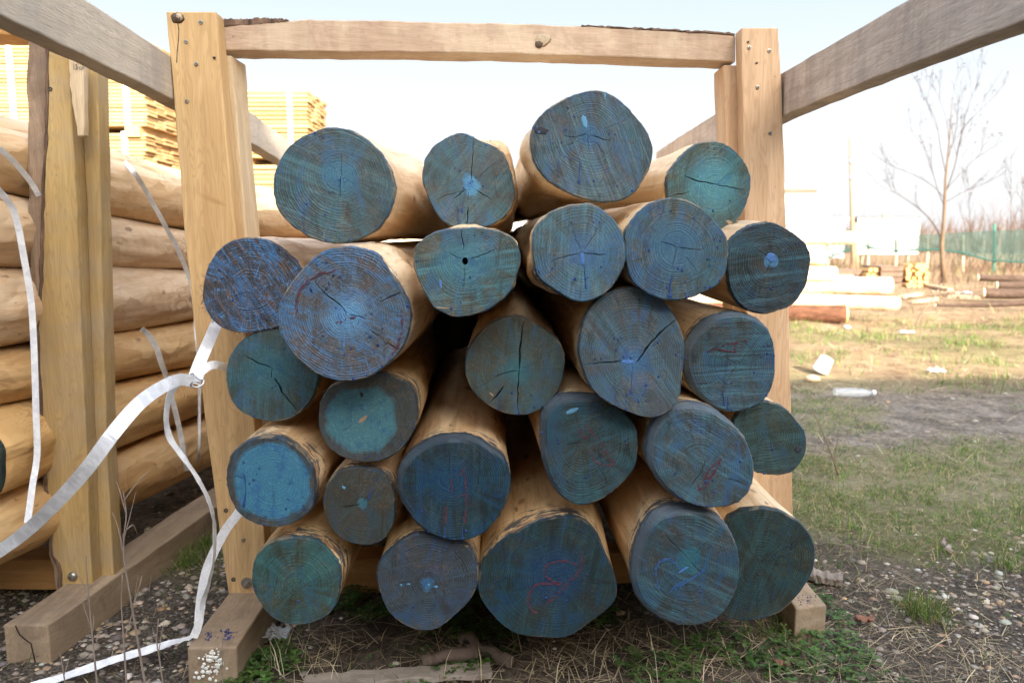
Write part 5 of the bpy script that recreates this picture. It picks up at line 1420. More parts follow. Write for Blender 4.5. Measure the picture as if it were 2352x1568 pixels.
def grow(mb, p, d, L, r, depth, tips, up=.25, spread=.5, kids=(2, 4), minr=.0022):
    n = 5
    pts, rad = [p], [r]
    for k in range(n):
        d = (d + Vector((random.uniform(-.10, .10), random.uniform(-.10, .10), random.uniform(-.03, .10)+up*.12))).normalized()
        p = p + d*L/n
        pts.append(p); rad.append(max(minr, r*(1-.55*(k+1)/n)))
    mb.tube(pts, rad, 5 if r < .01 else 8, cap=False)
    if depth == 0:
        tips.append(p); return
    for _ in range(random.randint(*kids)):
        k = random.randint(2, n)
        dd = (pts[k]-pts[k-1]).normalized()
        v = Vector((random.gauss(0, 1), random.gauss(0, 1), random.gauss(.2, .6))); v = (v - dd*v.dot(dd)).normalized()
        grow(mb, pts[k], (dd + v*random.uniform(.45, .9)*spread*1.6).normalized(), L*random.uniform(.45, .72), max(minr, rad[k]*.62), depth-1, tips, up, spread, kids, minr)
    tips.append(p)

YT = G(2168, 649).y
tree = empty('bare_tree', G(2168, 649), 'slender bare tree with upswept branches and few dark leaves before the net', 'tree')
tp = [(2169,650),(2165,600),(2163,560),(2167,525),(2170,462),(2172,410),(2180,330),(2184,270),(2188,215)]
tr_ = [.058,.048,.044,.036,.029,.023,.014,.008,.004]
mb = MB()
TP = [U(x, y, YT) for x, y in tp]
mb.tube(TP, tr_, 10)
mb.build('trunk', M_TRUNK, tree, smooth=True)
mb = MB(); tips = []
def limb(pts, r0, dy, subs=7, depth=1):
    n = len(pts)
    P = [U(x, y, YT + dy*k/(n-1)) for k, (x, y) in enumerate(pts)]
    r0 *= .72
    P = [Vector(q) for q in crom(P, 3)]
    rad = [max(.003, r0*(1-.85*k/(len(P)-1))) for k in range(len(P))]
    mb.tube(P, rad, 6, cap=False)
    for _ in range(subs):
        k = random.randint(len(P)//4, len(P)-1)
        dd = (P[k]-P[k-1]).normalized()
        v = Vector((random.gauss(0, 1), random.gauss(0, 1), random.gauss(.3, .5))); v = (v-dd*v.dot(dd)).normalized()
        grow(mb, P[k], (dd*1.2+v*.6+Vector((0, 0, .35))).normalized(), random.uniform(.30, .62), max(.0032, rad[k]*.6), depth, tips, .4, .4, (2, 4), .0020)
    tips.append(P[-1])
limb([(2160,545),(2152,527),(2130,497),(2097,469),(2058,444),(2030,433)], .024, -.4, 8)
limb([(2168,470),(2155,440),(2142,395),(2125,345),(2096,305),(2080,275)], .013, .5, 6)
limb([(2169,455),(2140,425),(2095,400),(2062,388),(2042,378)], .011, .3, 6)
limb([(2170,447),(2192,385),(2208,310),(2225,240),(2246,192)], .018, -.3, 9)
limb([(2170,440),(2200,405),(2240,365),(2268,345),(2288,320)], .011, .4, 6)
limb([(2171,465),(2215,440),(2250,428),(2282,410)], .010, -.5, 7)
limb([(2173,400),(2160,340),(2150,280),(2120,215),(2105,185)], .013, .3, 8)
limb([(2176,370),(2196,300),(2200,240),(2186,185)], .011, -.3, 7)
limb([(2180,330),(2172,270),(2150,210)], .008, .2, 5)
limb([(2178,345),(2220,285),(2262,245),(2290,215)], .009, .4, 6)
mb.build('branches', M_TWIG, tree)
lm = MB()
for t in tips:
    if random.random() < .13 or (t.z > 2.9 and random.random() < .35):
        for _ in range(random.randint(2, 5)):
            c = t + Vector((random.gauss(0, .03), random.gauss(0, .03), random.gauss(-.02, .03)))
            s_ = random.uniform(.014, .030)
            u = Vector((random.gauss(0, 1), random.gauss(0, 1), random.gauss(0, 1))).normalized(); w = u.orthogonal().normalized()
            x = u.cross(w)
            lm.add([c-u*s_, c+w*s_*.5+x*.006, c+u*s_, c-w*s_*.5+x*.006], [(0,1,2),(0,2,3)])
lm.build('leaves', M_DEADLEAF, tree)

def bush(px, yb, Y, h, w, n, label, mat=M_SCRUB, depth=1, group='reddish bare bushes along the net'):
    b0 = G(px, yb) if Y is None else Vector((U(px, yb, Y).x, Y, 0))
    o = empty('bare_bush', b0, label, 'bush', group)
    mb = MB(); tt = []
    for _ in range(n):
        d = Vector((random.gauss(0, .28), random.gauss(0, .28), 1)).normalized()
        grow(mb, b0 + Vector((random.gauss(0, w*.35), random.gauss(0, w*.25), -.02)), d, h*random.uniform(.6, 1), random.uniform(.008, .016), depth+1, tt, .3, .42, (2, 4), .004)
    mb.build('stems', mat, o)
bush(2330, 620, 24.6, 1.5, 1.2, 15, 'tall reddish bare bush at the right edge behind the net')
bush(2268, 620, 25.2, 1.25, 1.0, 14, 'reddish bare bush behind the tall green fence post')
bush(2215, 620, 25.4, 1.05, .9, 12, 'mid-height bare bush between the bare tree and the green fence post')
bush(2140, 620, 25.6, 1.1, .9, 12, 'bare bush behind the tree trunk, right of the white trailer')
bush(1990, 618, 26.0, .8, .8, 9, 'low bare bush before the white trailer')
bush(1905, 618, 27.0, 1.1, .5, 10, 'bare bush behind the upper heap logs, left of the pole')
bush(2400, 625, 23.2, 1.6, 1.2, 12, 'bare bush just past the right edge of the net')
sap = 0
for px, yt, yb, Y, lab in ((2228,370,620,25.0,'thin bare sapling right of the bare tree'), (2318,350,620,26.0,'thin bare sapling near the right edge'), (2345,400,620,25.5,'leaning bare sapling at the right edge')):
    b0 = Vector((U(px, yb, Y).x, Y, 0)); t0 = U(px+random.uniform(-6, 6), yt, Y)
    o = empty('bare_sapling', b0, lab, 'tree', 'thin saplings behind the net')
    mb = MB(); mb.tube([b0, b0.lerp(t0, .5)+Vector((.03, 0, 0)), t0], [.013, .009, .003], 6)
    mb.build('trunk', M_TWIG, o)
    mb = MB(); tt = []
    for _ in range(9):
        f_ = random.uniform(.3, .95); s_ = random.choice((-1, 1))
        grow(mb, b0.lerp(t0, f_), Vector((s_*.5, random.uniform(-.4, .4), 1)).normalized(), random.uniform(.5, 1.0)*(1.1-f_*.6), .007, 1, tt, .3, .4, (1, 3), .004)
    mb.build('branches', M_TWIG, o)

# ------------------------------------------------------------------ unseen shed, assumed so that its shade covers the foreground
shed = empty('shade_shed', (1, -7, 0), 'unseen plank shed assumed behind the photographer to shade the foreground', 'building')
M_SHED = sawn('shed_planks', 'Z', (.34,.25,.16), (.48,.37,.25))
H = 4.70
mb = MB()
for k in range(92):
    x = -11 + k*.25
    mb.box((x, -5.0-.02*(k % 2), 0), (x+.246, -4.97-.02*(k % 2), H-.25))
mb.build('plank_wall', M_SHED, shed)
mb = MB(); mb.box((-11, -9, 0), (12, -5.05, H-.25)); mb.build('frame', M_SHED, shed)
mb = MB(); mb.box((-11.4, -9.3, H-.24), (12.4, -4.85, H)); mb.build('roof', plain('roof_sheet', (.30,.28,.27), .6), shed)
mb = MB(); mb.box((-2.2, -4.94, 0), (-.2, -4.90, 2.6)); mb.build('door', M_PALLET, shed)
# ------------------------------------------------------------------ the ground and what grows and lies on it
def nz(x, y, s, o=0): return mnoise.noise(Vector((x*s+o, y*s-o*.7, o*1.3)))
def sst(a, b, v): 
    t = min(1, max(0, (v-a)/(b-a))); return t*t*(3-2*t)
def gravelness(x, y):
    if x < -.93 and y > 1.95+(x+.93)*-.4: return .0          # gravel left out so the soil colour deepens the shade under the left rack
    e = .28*nz(x, y, 2.2, 3) + .12*nz(x, y, 7, 5)
    r = sst(.62, .80, x+e*.5)*(1-sst(1.95, 2.3, y+e))*sst(1.2, 1.4, y)
    l = sst(.50, .62, -x+e*.3)*(1-sst(2.3, 2.8, y+e))
    d = .16*sst(3.3, 3.6, y+e*1.4)*(1-sst(4.3, 4.8, y+e*1.5))*sst(.5, .8, x)
    n = .65*sst(.05, .35, nz(x, y, 1.9, 8))*(1-sst(1.8, 2.0, y))*sst(-.1, .1, x)
    return max(.85*r, l, d, n)
def greenness(x, y):
    e = .30*nz(x, y, 1.6, 11) + .14*nz(x, y, 5, 12)
    a = sst(2.0, 2.35, y+e)*(1-sst(3.1, 3.55, y+e*1.2))*sst(.45, .6, x)*(1-.75*sst(2.0, 2.6, x+e))
    a = max(a, .8*sst(2.55, 2.75, y+e)*(1-sst(3.0, 3.5, y+e))*sst(1.3, 1.6, x))
    b2 = (.45+.75*nz(x, y, .9, 20))*sst(4.4, 5.0, y+e*1.2)*(1-sst(8.3, 10, y+e*2))
    c = .5*sst(.0, .35, nz(x, y, .45, 31))*sst(12, 14, y)
    l = .8*(1-sst(.10, .22, math.hypot((x+.84)*.9, (y-2.25)*.6)))
    p = .55*sst(.12, .40, nz(x, y, 1.7, 25)+.25*nz(x, y, 6, 26))*sst(2.0, 2.4, y)*(1-sst(4.7, 5.2, y))*sst(.45, .6, x)
    return max(0, min(1, max(a, b2, c, l, p)))

ys = np.concatenate([np.arange(-14, 0.9, .6), np.arange(1.0, 3.2, .028), np.arange(3.2, 6, .07), np.arange(6, 12, .22), np.arange(12, 40, .9), np.geomspace(40, 900, 22)])
xs = np.concatenate([-np.geomspace(900, 4.2, 34), np.arange(-4, -1.3, .10), np.arange(-1.3, 2.6, .032), np.arange(2.6, 7, .12), np.geomspace(7, 900, 34)])
NX, NY = len(xs), len(ys)
def gz(x, y):
    if y > 60 or abs(x) > 60: return 0.0
    return .010*nz(x, y, 1.1, 40) + .006*nz(x, y, 4, 41) + .004*nz(x, y, 14, 42)*(1 if y < 6 else 0) + (.05*sst(4, 7, y)*nz(x, y, .8, 43) + .03*sst(5, 7, y)*nz(x, y, 2.5, 47))*(1-sst(14, 20, y)) - .006
V, gA, gB = [], [], []
for y in ys:
    for x in xs:
        V.append((x, y, gz(x, y)))
        near = y < 60 and abs(x) < 40
        gA.append(gravelness(x, y) if near else 0.)
        gB.append(greenness(x, y) if near else .3)
F = [(j*NX+i, j*NX+i+1, (j+1)*NX+i+1, (j+1)*NX+i) for j in range(NY-1) for i in range(NX-1)]
M_GROUND, nt, b = new_mat('yard_ground', .95, .1)
co = objco(nt)
ga = nd(nt, 'ShaderNodeAttribute', attribute_name='gravel').outputs['Fac']
gb = nd(nt, 'ShaderNodeAttribute', attribute_name='green').outputs['Fac']
yy = nd(nt, 'ShaderNodeSeparateXYZ', {0: co}).outputs[1]
n1 = noise(nt, co, 6, 6, .72); n2 = noise(nt, co, 48, 6, .8); n3 = noise(nt, co, .8, 5, .65)
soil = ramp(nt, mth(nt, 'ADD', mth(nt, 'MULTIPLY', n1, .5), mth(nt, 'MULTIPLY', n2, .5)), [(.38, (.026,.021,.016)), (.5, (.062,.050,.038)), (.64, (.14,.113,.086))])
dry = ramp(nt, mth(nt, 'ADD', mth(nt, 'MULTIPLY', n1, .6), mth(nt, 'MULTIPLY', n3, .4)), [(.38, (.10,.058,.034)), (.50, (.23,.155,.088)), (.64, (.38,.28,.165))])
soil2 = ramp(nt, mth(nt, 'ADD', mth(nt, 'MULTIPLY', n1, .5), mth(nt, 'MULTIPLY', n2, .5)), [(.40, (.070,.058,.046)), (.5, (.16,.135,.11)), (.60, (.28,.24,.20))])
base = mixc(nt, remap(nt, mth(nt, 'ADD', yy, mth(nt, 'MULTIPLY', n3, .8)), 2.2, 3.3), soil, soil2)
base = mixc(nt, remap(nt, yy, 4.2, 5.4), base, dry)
pv = nd(nt, 'ShaderNodeTexVoronoi', {'Vector': co, 'Scale': 135.})
pc = mixc(nt, nd(nt, 'ShaderNodeSeparateColor', {0: pv.outputs['Color']}).outputs[0], (.10,.088,.074), (.24,.21,.175))
pc = mixc(nt, remap(nt, pv.outputs['Distance'], .35, .62), pc, (.045,.038,.031))
base = mixc(nt, mth(nt, 'MULTIPLY', ga, .45), base, pc)
gcol = ramp(nt, mth(nt, 'ADD', mth(nt, 'MULTIPLY', n2, .5), mth(nt, 'MULTIPLY', n3, .5)), [(.36, (.075,.08,.028)), (.52, (.16,.15,.065)), (.66, (.27,.225,.12))])
base = mixc(nt, mth(nt, 'MULTIPLY', remap(nt, mth(nt, 'ADD', gb, mth(nt, 'MULTIPLY', mth(nt, 'SUBTRACT', n1, .5), 1.5)), .2, .9), .6), base, gcol)
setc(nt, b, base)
bump(nt, b, mth(nt, 'ADD', mth(nt, 'MULTIPLY', n2, .6), mth(nt, 'MULTIPLY', mth(nt, 'MULTIPLY', pv.outputs['Distance'], ga), -.8)), .8, .012)
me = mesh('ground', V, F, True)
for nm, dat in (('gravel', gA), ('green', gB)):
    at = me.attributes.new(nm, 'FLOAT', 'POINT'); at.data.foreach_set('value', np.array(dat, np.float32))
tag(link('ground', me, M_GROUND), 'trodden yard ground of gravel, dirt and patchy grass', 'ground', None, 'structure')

def np_mesh(name, v, faces_idx, nper, col, mat, label, cat, smooth=False):
    """fast mesh from arrays: v (n,3), faces_idx (m,nper), col per vertex"""
    me = bpy.data.meshes.new(name)
    m = len(faces_idx)
    me.vertices.add(len(v)); me.vertices.foreach_set('co', v.astype(np.float32).ravel())
    me.loops.add(m*nper); me.loops.foreach_set('vertex_index', faces_idx.astype(np.int32).ravel())
    me.polygons.add(m); me.polygons.foreach_set('loop_start', np.arange(0, m*nper, nper, dtype=np.int32))
    me.update(calc_edges=True); me.validate()
    if smooth: me.polygons.foreach_set('use_smooth', np.ones(m, bool))
    at = me.attributes.new('tint', 'FLOAT_COLOR', 'POINT')
    at.data.foreach_set('color', np.c_[col, np.ones(len(col))].astype(np.float32).ravel())
    o = link(name, me, mat)
    return tag(o, label, cat, None, 'stuff')

def tint_mat(name, rough=.7, trans=0., var=.0, scale=200):
    m, nt, b = new_mat(name, rough, .2)
    c = nd(nt, 'ShaderNodeAttribute', attribute_name='tint').outputs['Color']
    if var:
        n = noise(nt, objco(nt), scale, 3, .6)
        c = mixc(nt, 1.0, c, mixc(nt, n, (1-var,)*3, (1+var,)*3), 'MULTIPLY')
    setc(nt, b, c)
    if trans:
        t = nt.nodes.new('ShaderNodeBsdfTranslucent'); ms = nt.nodes.new('ShaderNodeMixShader')
        nt.links.new(c, t.inputs[0]); ms.inputs[0].default_value = trans
        nt.links.new(b.outputs[0], ms.inputs[1]); nt.links.new(t.outputs[0], ms.inputs[2])
        nt.links.new(ms.outputs[0], nt.nodes['Material Output'].inputs[0])
    return m
M_GRASS, M_STRAW, M_PEB, M_CLOV = tint_mat('grass_blade', .6, .3), tint_mat('straw', .8, .1), tint_mat('pebble', .6, 0, .25, 260), tint_mat('clover_leaf', .5, .25)

def blades(P, H, Wd, lean, colr, curl=.5):
    """bent blades: arrays of bases, heights, widths, lean in radians, colours"""
    n = len(P)
    az = RNG.uniform(0, 2*np.pi, n); fa = RNG.uniform(0, 2*np.pi, n)
    d = np.c_[np.cos(az), np.sin(az), np.zeros(n)]
    s = np.c_[np.cos(fa), np.sin(fa), np.zeros(n)]*Wd[:, None]/2
    out = np.zeros((n, 5, 3))
    l1, l2 = lean, lean + curl*RNG.uniform(.2, 1.2, n)
    m1 = P + (d*np.sin(l1)[:, None] + np.array([0, 0, 1])*np.cos(l1)[:, None])*(H*.55)[:, None]
    m2 = m1 + (d*np.sin(l2)[:, None] + np.array([0, 0, 1])*np.cos(l2)[:, None])*(H*.45)[:, None]
    m2[:, 2] = np.maximum(m2[:, 2], P[:, 2] + .002)
    out[:, 0] = P - s; out[:, 1] = P + s; out[:, 2] = m1 + s*.75; out[:, 3] = m1 - s*.75; out[:, 4] = m2
    idx = np.arange(n)[:, None]*5
    tri = np.concatenate([idx + np.array([[0, 1, 2]]), idx + np.array([[0, 2, 3]]), idx + np.array([[3, 2, 4]])])
    return out.reshape(-1, 3), tri, np.repeat(colr, 5, 0)

def pick(n, cols, w):
    c = np.array(cols)[RNG.choice(len(cols), n, p=np.array(w)/sum(w))]
    return c*RNG.uniform(.72, 1.28, (n, 1))*RNG.uniform(.93, 1.07, (n, 3))

def scatter(n, xr, yr, dens, wedge=True):
    P = []
    X = RNG.uniform(*xr, n); Y = RNG.uniform(*yr, n); K = RNG.uniform(0, 1, n)
    for x, y, k in zip(X, Y, K):
        if wedge and abs(x) > .70*y + .35: continue
        if k < dens(x, y): P.append((x, y, gz(x, y)-.003))
    return np.array(P) if P else np.zeros((0, 3))

# grass
A = []
P = scatter(125000, (.45, 3.4), (1.95, 4.7), lambda x, y: greenness(x, y)*max(0, min(1, .55+1.3*nz(x, y, 5, 60)+.9*nz(x, y, 14, 64)+.3*(x < 1.2))))
n = len(P)
A.append(blades(P, RNG.uniform(.012, .042, n)*(1+1.1*(RNG.uniform(0,1,n)>.95)), RNG.uniform(.0013, .0030, n), RNG.uniform(.1, 1.2, n), pick(n, [(.075,.17,.025),(.14,.25,.045),(.29,.33,.10),(.48,.40,.22),(.34,.25,.14)], [.33,.27,.16,.17,.07]), .9))
P = scatter(52000, (.3, 7.0), (4.3, 10.5), lambda x, y: min(1, greenness(x, y)*1.3)*max(0, min(1, .35+1.6*nz(x, y, 2.2, 61)+.8*nz(x, y, 6, 65))))
n = len(P)
A.append(blades(P, RNG.uniform(.03, .12, n), RNG.uniform(.003, .006, n), RNG.uniform(.1, 1.1, n), pick(n, [(.075,.17,.025),(.14,.23,.045),(.26,.27,.09),(.40,.30,.16),(.18,.11,.07)], [.36,.28,.14,.13,.09]), .8))
P = scatter(16000, (-1.3, 2.6), (1.3, 2.4), lambda x, y: .07 + .45*(abs(x) < .75)*max(0, nz(x, y, 5, 65)+.15) + .5*max(0, nz(x, y, 4, 63)-.05) + .5*greenness(x, y)*(x < 0))
n = len(P)
A.append(blades(P, RNG.uniform(.015, .06, n), RNG.uniform(.0012, .0026, n), RNG.uniform(.1, 1.0, n), pick(n, [(.06,.12,.025),(.11,.17,.04),(.25,.25,.09),(.40,.33,.17)], [.4,.3,.15,.15]), .8))
# tufts
for (tx, ty, k, hh) in [(2125, 1410, 220, .09), (420, 1290, 260, .075), (455, 1255, 220, .07), (500, 1250, 120, .06), (2310, 1300, 120, .07), (1760, 1455, 90, .05), (560, 1490, 60, .06)]:
    c = G(tx, ty)
    P = np.c_[RNG.normal(c.x, .03, k), RNG.normal(c.y, .03, k), np.full(k, -.004)]
    A.append(blades(P, RNG.uniform(.4, 1, k)*hh, RNG.uniform(.0014, .003, k), RNG.uniform(.1, .9, k), pick(k, [(.09,.16,.03),(.19,.24,.06),(.40,.34,.16)], [.55,.25,.2]), .9))
def join(A):
    v, t, c, o = [], [], [], 0
    for a in A:
        v.append(a[0]); t.append(a[1]+o); c.append(a[2]); o += len(a[0])
    return np.concatenate(v), np.concatenate(t), np.concatenate(c)
v, t, c = join(A)
np_mesh('grass', v, t, 3, c, M_GRASS, 'short patchy grass, green and straw-coloured, right of the rack', 'grass')

# tall dry growth beyond the yard and along the net
A = []
P = scatter(8000, (2.0, 26), (13.5, 27), lambda x, y: (.25+.75*max(0, nz(x, y, .5, 70)+.45))*(1 if y > 17 else .45), True)
n = len(P)
A.append(blades(P, RNG.uniform(.15, .55, n), RNG.uniform(.012, .028, n), RNG.uniform(.0, .5, n), pick(n, [(.22,.135,.085),(.30,.20,.11),(.13,.16,.05),(.17,.10,.075)], [.4,.25,.15,.2]), .4))
P = scatter(2600, (1.0, 9), (8.5, 15), lambda x, y: .3+.5*max(0, nz(x, y, 1, 71)))
n = len(P)
A.append(blades(P, RNG.uniform(.05, .2, n), RNG.uniform(.005, .012, n), RNG.uniform(.2, 1.3, n), pick(n, [(.42,.30,.17),(.33,.20,.12),(.20,.22,.07)], [.5,.35,.15]), .7))
v, t, c = join(A)
np_mesh('dry_weeds', v, t, 3, c, M_GRASS, 'reddish dry weeds and reeds standing along the green net', 'weeds')

# distant scrub closing the horizon
A = []
n = 7000
P = np.c_[RNG.uniform(-30, 90, n), RNG.uniform(52, 75, n), np.zeros(n)]
A.append(blades(P, RNG.uniform(.8, 3.2, n), RNG.uniform(.05, .14, n), RNG.uniform(0, .45, n), pick(n, [(.19,.14,.115),(.15,.115,.095),(.24,.185,.15)], [.4,.3,.3]), .3))
v, t, c = join(A)
np_mesh('distant_scrub', v, t, 3, c, M_GRASS, 'brown leafless scrub along the horizon behind the net', 'scrub')

# straw and chips
A = []
def straw(n, xr, yr, dens, L=(.02, .11), w=(.0010, .0026)):
    P = scatter(n, xr, yr, dens); k = len(P)
    if k: P[:, 2] += RNG.uniform(.003, .010, k)
    return blades(P, RNG.uniform(*L, k), RNG.uniform(*w, k), RNG.uniform(1.25, 1.55, k), pick(k, [(.46,.38,.24),(.34,.27,.17),(.24,.17,.11),(.14,.10,.075)], [.35,.3,.2,.15]), .12)
A.append(straw(7000, (-.7, 1.1), (1.35, 2.0), lambda x, y: .40+.7*nz(x, y, 3, 80)))
A.append(straw(700, (-.2, 1.1), (1.40, 1.75), lambda x, y: .8, (.05, .16), (.0014, .0030)))
A.append(straw(9000, (.55, 2.6), (1.35, 3.4), lambda x, y: .35+.5*max(0, nz(x, y, 2.4, 81))))
A.append(straw(2400, (-1.5, -.4), (1.35, 2.6), lambda x, y: .25))
A.append(straw(5200, (.4, 3.6), (3.0, 5.2), lambda x, y: .7, (.03, .14), (.0016, .004)))
A.append(straw(9500, (.2, 6.5), (4.6, 12), lambda x, y: .6+.6*nz(x, y, 1.3, 83), (.05, .24), (.003, .008)))
for _ in range(1):
    # stiff dry stalks standing at the front edge
    k = 46
    P = np.array([tuple(G(RNG.uniform(585, 800) if i < 26 else RNG.uniform(1010, 1700), RNG.uniform(1490, 1575))) for i in range(k)])
    A.append(blades(P, RNG.uniform(.04, .12, k), RNG.uniform(.0016, .0030, k), RNG.uniform(.0, .7, k), pick(k, [(.46,.40,.27),(.36,.30,.19)], [.6,.4]), .6))
v, t, c = join(A)
np_mesh('straw', v, t, 3, c, M_STRAW, 'scattered straw, dry stems and bark shreds on the ground', 'straw')

# pebbles
bm = bmesh.new(); bmesh.ops.create_icosphere(bm, subdivisions=1, radius=1)
IV = np.array([v_.co[:] for v_ in bm.verts]); IF = np.array([[v_.index for v_ in f_.verts] for f_ in bm.faces]); bm.free()
def pebbles(P, R):
    n = len(P)
    sc = np.c_[RNG.uniform(.8, 1.25, n), RNG.uniform(.75, 1.1, n), RNG.uniform(.45, .75, n)]*R[:, None]
    rz = RNG.uniform(0, 6.28, n); c_, s_ = np.cos(rz), np.sin(rz)
    ph = RNG.uniform(0, 6.28, (n, 3))
    lump = 1 + .13*np.sin(IV[None, :, 0]*2.1+ph[:, :1]) + .11*np.sin(IV[None, :, 1]*2.6+ph[:, 1:2]) + .08*np.sin(IV[None, :, 2]*3.1+ph[:, 2:3])
    v = IV[None]*lump[:, :, None]*sc[:, None]
    x = v[:, :, 0]*c_[:, None]-v[:, :, 1]*s_[:, None]; y = v[:, :, 0]*s_[:, None]+v[:, :, 1]*c_[:, None]
    v = np.stack([x, y, v[:, :, 2]], -1) + P[:, None]
    idx = (IF[None] + (np.arange(n)*len(IV))[:, None, None]).reshape(-1, 3)
    col = pick(n, [(.29,.25,.20),(.21,.185,.155),(.40,.35,.275),(.34,.245,.15),(.14,.128,.115),(.50,.47,.41),(.40,.26,.14)], [.28,.22,.16,.12,.10,.08,.04])
    return v.reshape(-1, 3), idx, np.repeat(col, len(IV), 0)
A = []
P1 = scatter(17000, (.55, 2.1), (1.3, 2.4), lambda x, y: .04+.96*gravelness(x, y)*(.45+.75*max(0, nz(x, y, 3, 90)+.4)))
P2 = scatter(30000, (-1.7, -.42), (1.25, 2.9), lambda x, y: .04+.96*gravelness(x, y)*(.5+.6*max(0, nz(x, y, 3, 91)+.4)))
P3 = scatter(5200, (-.5, .8), (1.35, 2.0), lambda x, y: .06+.9*gravelness(x, y)*max(0, nz(x, y, 3, 92)+.3))
P4 = scatter(2600, (.5, 3.6), (3.2, 5.0), lambda x, y: .12+1.2*gravelness(x, y))
for P, r in ((P1, .0043), (P2, .0042), (P3, .0044), (P4, .0056)):
    n = len(P)
    R_ = r*np.exp(RNG.normal(0, .46, n)); R_ = np.clip(R_, .0022, .019)
    P[:, 2] += R_*.08
    A.append(pebbles(P, R_))
v, t, c = join(A)
np_mesh('gravel', v, t, 3, c, M_PEB, 'rounded river gravel at both sides of the rack', 'gravel', True)

# clover
def clover(P, S):
    V_, T_, C_ = [], [], []
    o = 0
    for p, s in zip(P, S):
        h = RNG.uniform(.006, .030); az = RNG.uniform(0, 6.28)
        col = np.array([.060, .120, .030])*RNG.uniform(.6, 1.6)*np.array([RNG.uniform(.85, 1.3), 1, RNG.uniform(.8, 1.2)])
        top = np.array(p) + np.array([RNG.normal(0, .006), RNG.normal(0, .006), h])
        for k in range(3):
            a = az + k*2.094 + RNG.normal(0, .15)
            d = np.array([math.cos(a), math.sin(a), RNG.uniform(-.25, .45)]); w = np.array([-math.sin(a), math.cos(a), RNG.uniform(-.2, .2)])
            pts = [top, top+d*s*.45+w*s*.36+np.array([0,0,s*.10]), top+d*s*.85+w*s*.42+np.array([0,0,s*.12]), top+d*s*1.04+w*s*.18, top+d*s*.96, top+d*s*1.04-w*s*.18, top+d*s*.85-w*s*.42+np.array([0,0,s*.12]), top+d*s*.45-w*s*.36+np.array([0,0,s*.10])]
            V_ += pts; T_ += [(o, o+i, o+i+1) for i in range(1, 7)]; C_ += [col*RNG.uniform(.9, 1.1)]*8; o += 8
        q = np.array([.0006, 0, 0])
        V_ += [np.array(p)-q, np.array(p)+q, top]; T_ += [(o, o+1, o+2)]; C_ += [np.array([.10, .15, .05])]*3; o += 3
    return np.array(V_), np.array(T_), np.array(C_)
P = np.concatenate([scatter(5200, (-.62, .05), (1.36, 1.95), lambda x, y: .75*sst(.02, .38, nz(x, y, 4.5, 100)+.5*nz(x, y, 13, 110))),
                    scatter(4200, (.18, .80), (1.40, 1.95), lambda x, y: .42*sst(.10, .40, nz(x, y, 4.5, 101)+.18*sst(.3, .45, x)*(1-sst(.6, .75, x))+.5*nz(x, y, 13, 111))),
                    scatter(1500, (.6, 1.3), (1.35, 2.3), lambda x, y: .3*sst(.2, .5, nz(x, y, 4, 102)+.4*nz(x, y, 13, 112))),
                    scatter(2200, (.5, 1.4), (2.0, 2.6), lambda x, y: .4*sst(.1, .4, nz(x, y, 3, 103)))])
v, t, c = clover(P, RNG.uniform(.0065, .0135, len(P)))
np_mesh('clover', v, t, 3, c, M_CLOV, 'low clover leaves in the shade under the log ends', 'clover')

# ------------------------------------------------------------------ single things lying about
M_GREYWOOD = sawn('driftwood', 'X', (.22,.18,.14), (.42,.36,.29), (.12,.10,.09), .5, .9)
def rough_plank(name, p, q, w, h, mat, label, cat, group=None, n=16, jit=.004, taper=1.0):
    p, q = Vector(p), Vector(q); d = (q-p).normalized(); s = d.cross(Vector((0,0,1))).normalized()
    rings = []
    for k in range(n+1):
        t_ = k/n; c_ = p.lerp(q, t_); ww = w*(1+(taper-1)*t_)
        j = lambda: Vector((random.uniform(-jit, jit), random.uniform(-jit, jit), random.uniform(-jit, jit)*.7))
        rings.append([c_-s*ww/2+j(), c_+s*ww/2+j(), c_+s*ww/2+Vector((0,0,h))+j(), c_-s*ww/2+Vector((0,0,h))+j()])
    mb = MB(); mb.loft([r[::-1] for r in rings])
    return tag(mb.build(name, mat, None, bevel=.002, loc=p), label, cat, group)
rough_plank('weathered_board', G(700, 1572, .0), G(1130, 1545, .0), .045, .012, M_GREYWOOD, 'weathered grey board lying along the bottom edge under the middle logs', 'board')
rough_plank('broken_board', G(1850, 1322, .01), G(1932, 1338, .006), .05, .016, M_GREYWOOD, 'broken split board lying behind the right sleeper', 'board', jit=.005)
def stick(name, pts, r0, r1, mat, label, cat='twig', group=None, branches=()):
    P = [Vector(q) for q in crom([tuple(G(*p)) if len(p) == 2 else tuple(U(*p)) if len(p) == 3 else p for p in pts], 5)]
    mb = MB(); mb.tube(P, [r0+(r1-r0)*k/(len(P)-1) for k in range(len(P))], 7)
    for br in branches:
        B = [Vector(q) for q in crom([tuple(U(*p)) for p in br], 4)]
        mb.tube(B, [r0*.55*(1-.75*k/(len(B)-1)) for k in range(len(B))], 5)
    return tag(mb.build(name, mat, None, smooth=True, loc=P[0]), label, cat, group)
M_STICK = plain('stick_bark', (.13,.095,.075), .85, 0, .4, 60)
M_STALK = plain('dry_stalk', (.24,.19,.15), .8, 0, .3, 60)
M_TWIGB = plain('twig_brown', (.20,.145,.10), .8, 0, .3, 60)
bglog(G(1062, 1476)+Vector((0,0,.012)), G(1163, 1530)+Vector((0,0,.012)), .011, .014, M_STICK, M_STICK, 'thick brown stick lying in the clover under the squarish blue log', 'stick', name='stick', n=10, ns=14, rough=.25, endname='broken_end')
bglog(G(978, 1528)+Vector((0,0,.010)), G(1084, 1512)+Vector((0,0,.010)), .012, .016, M_STICK, M_STICK, 'flat piece of dark bark beside the thick brown stick', 'bark', name='bark_piece', n=10, ns=14, rough=.4, endname='broken_end')
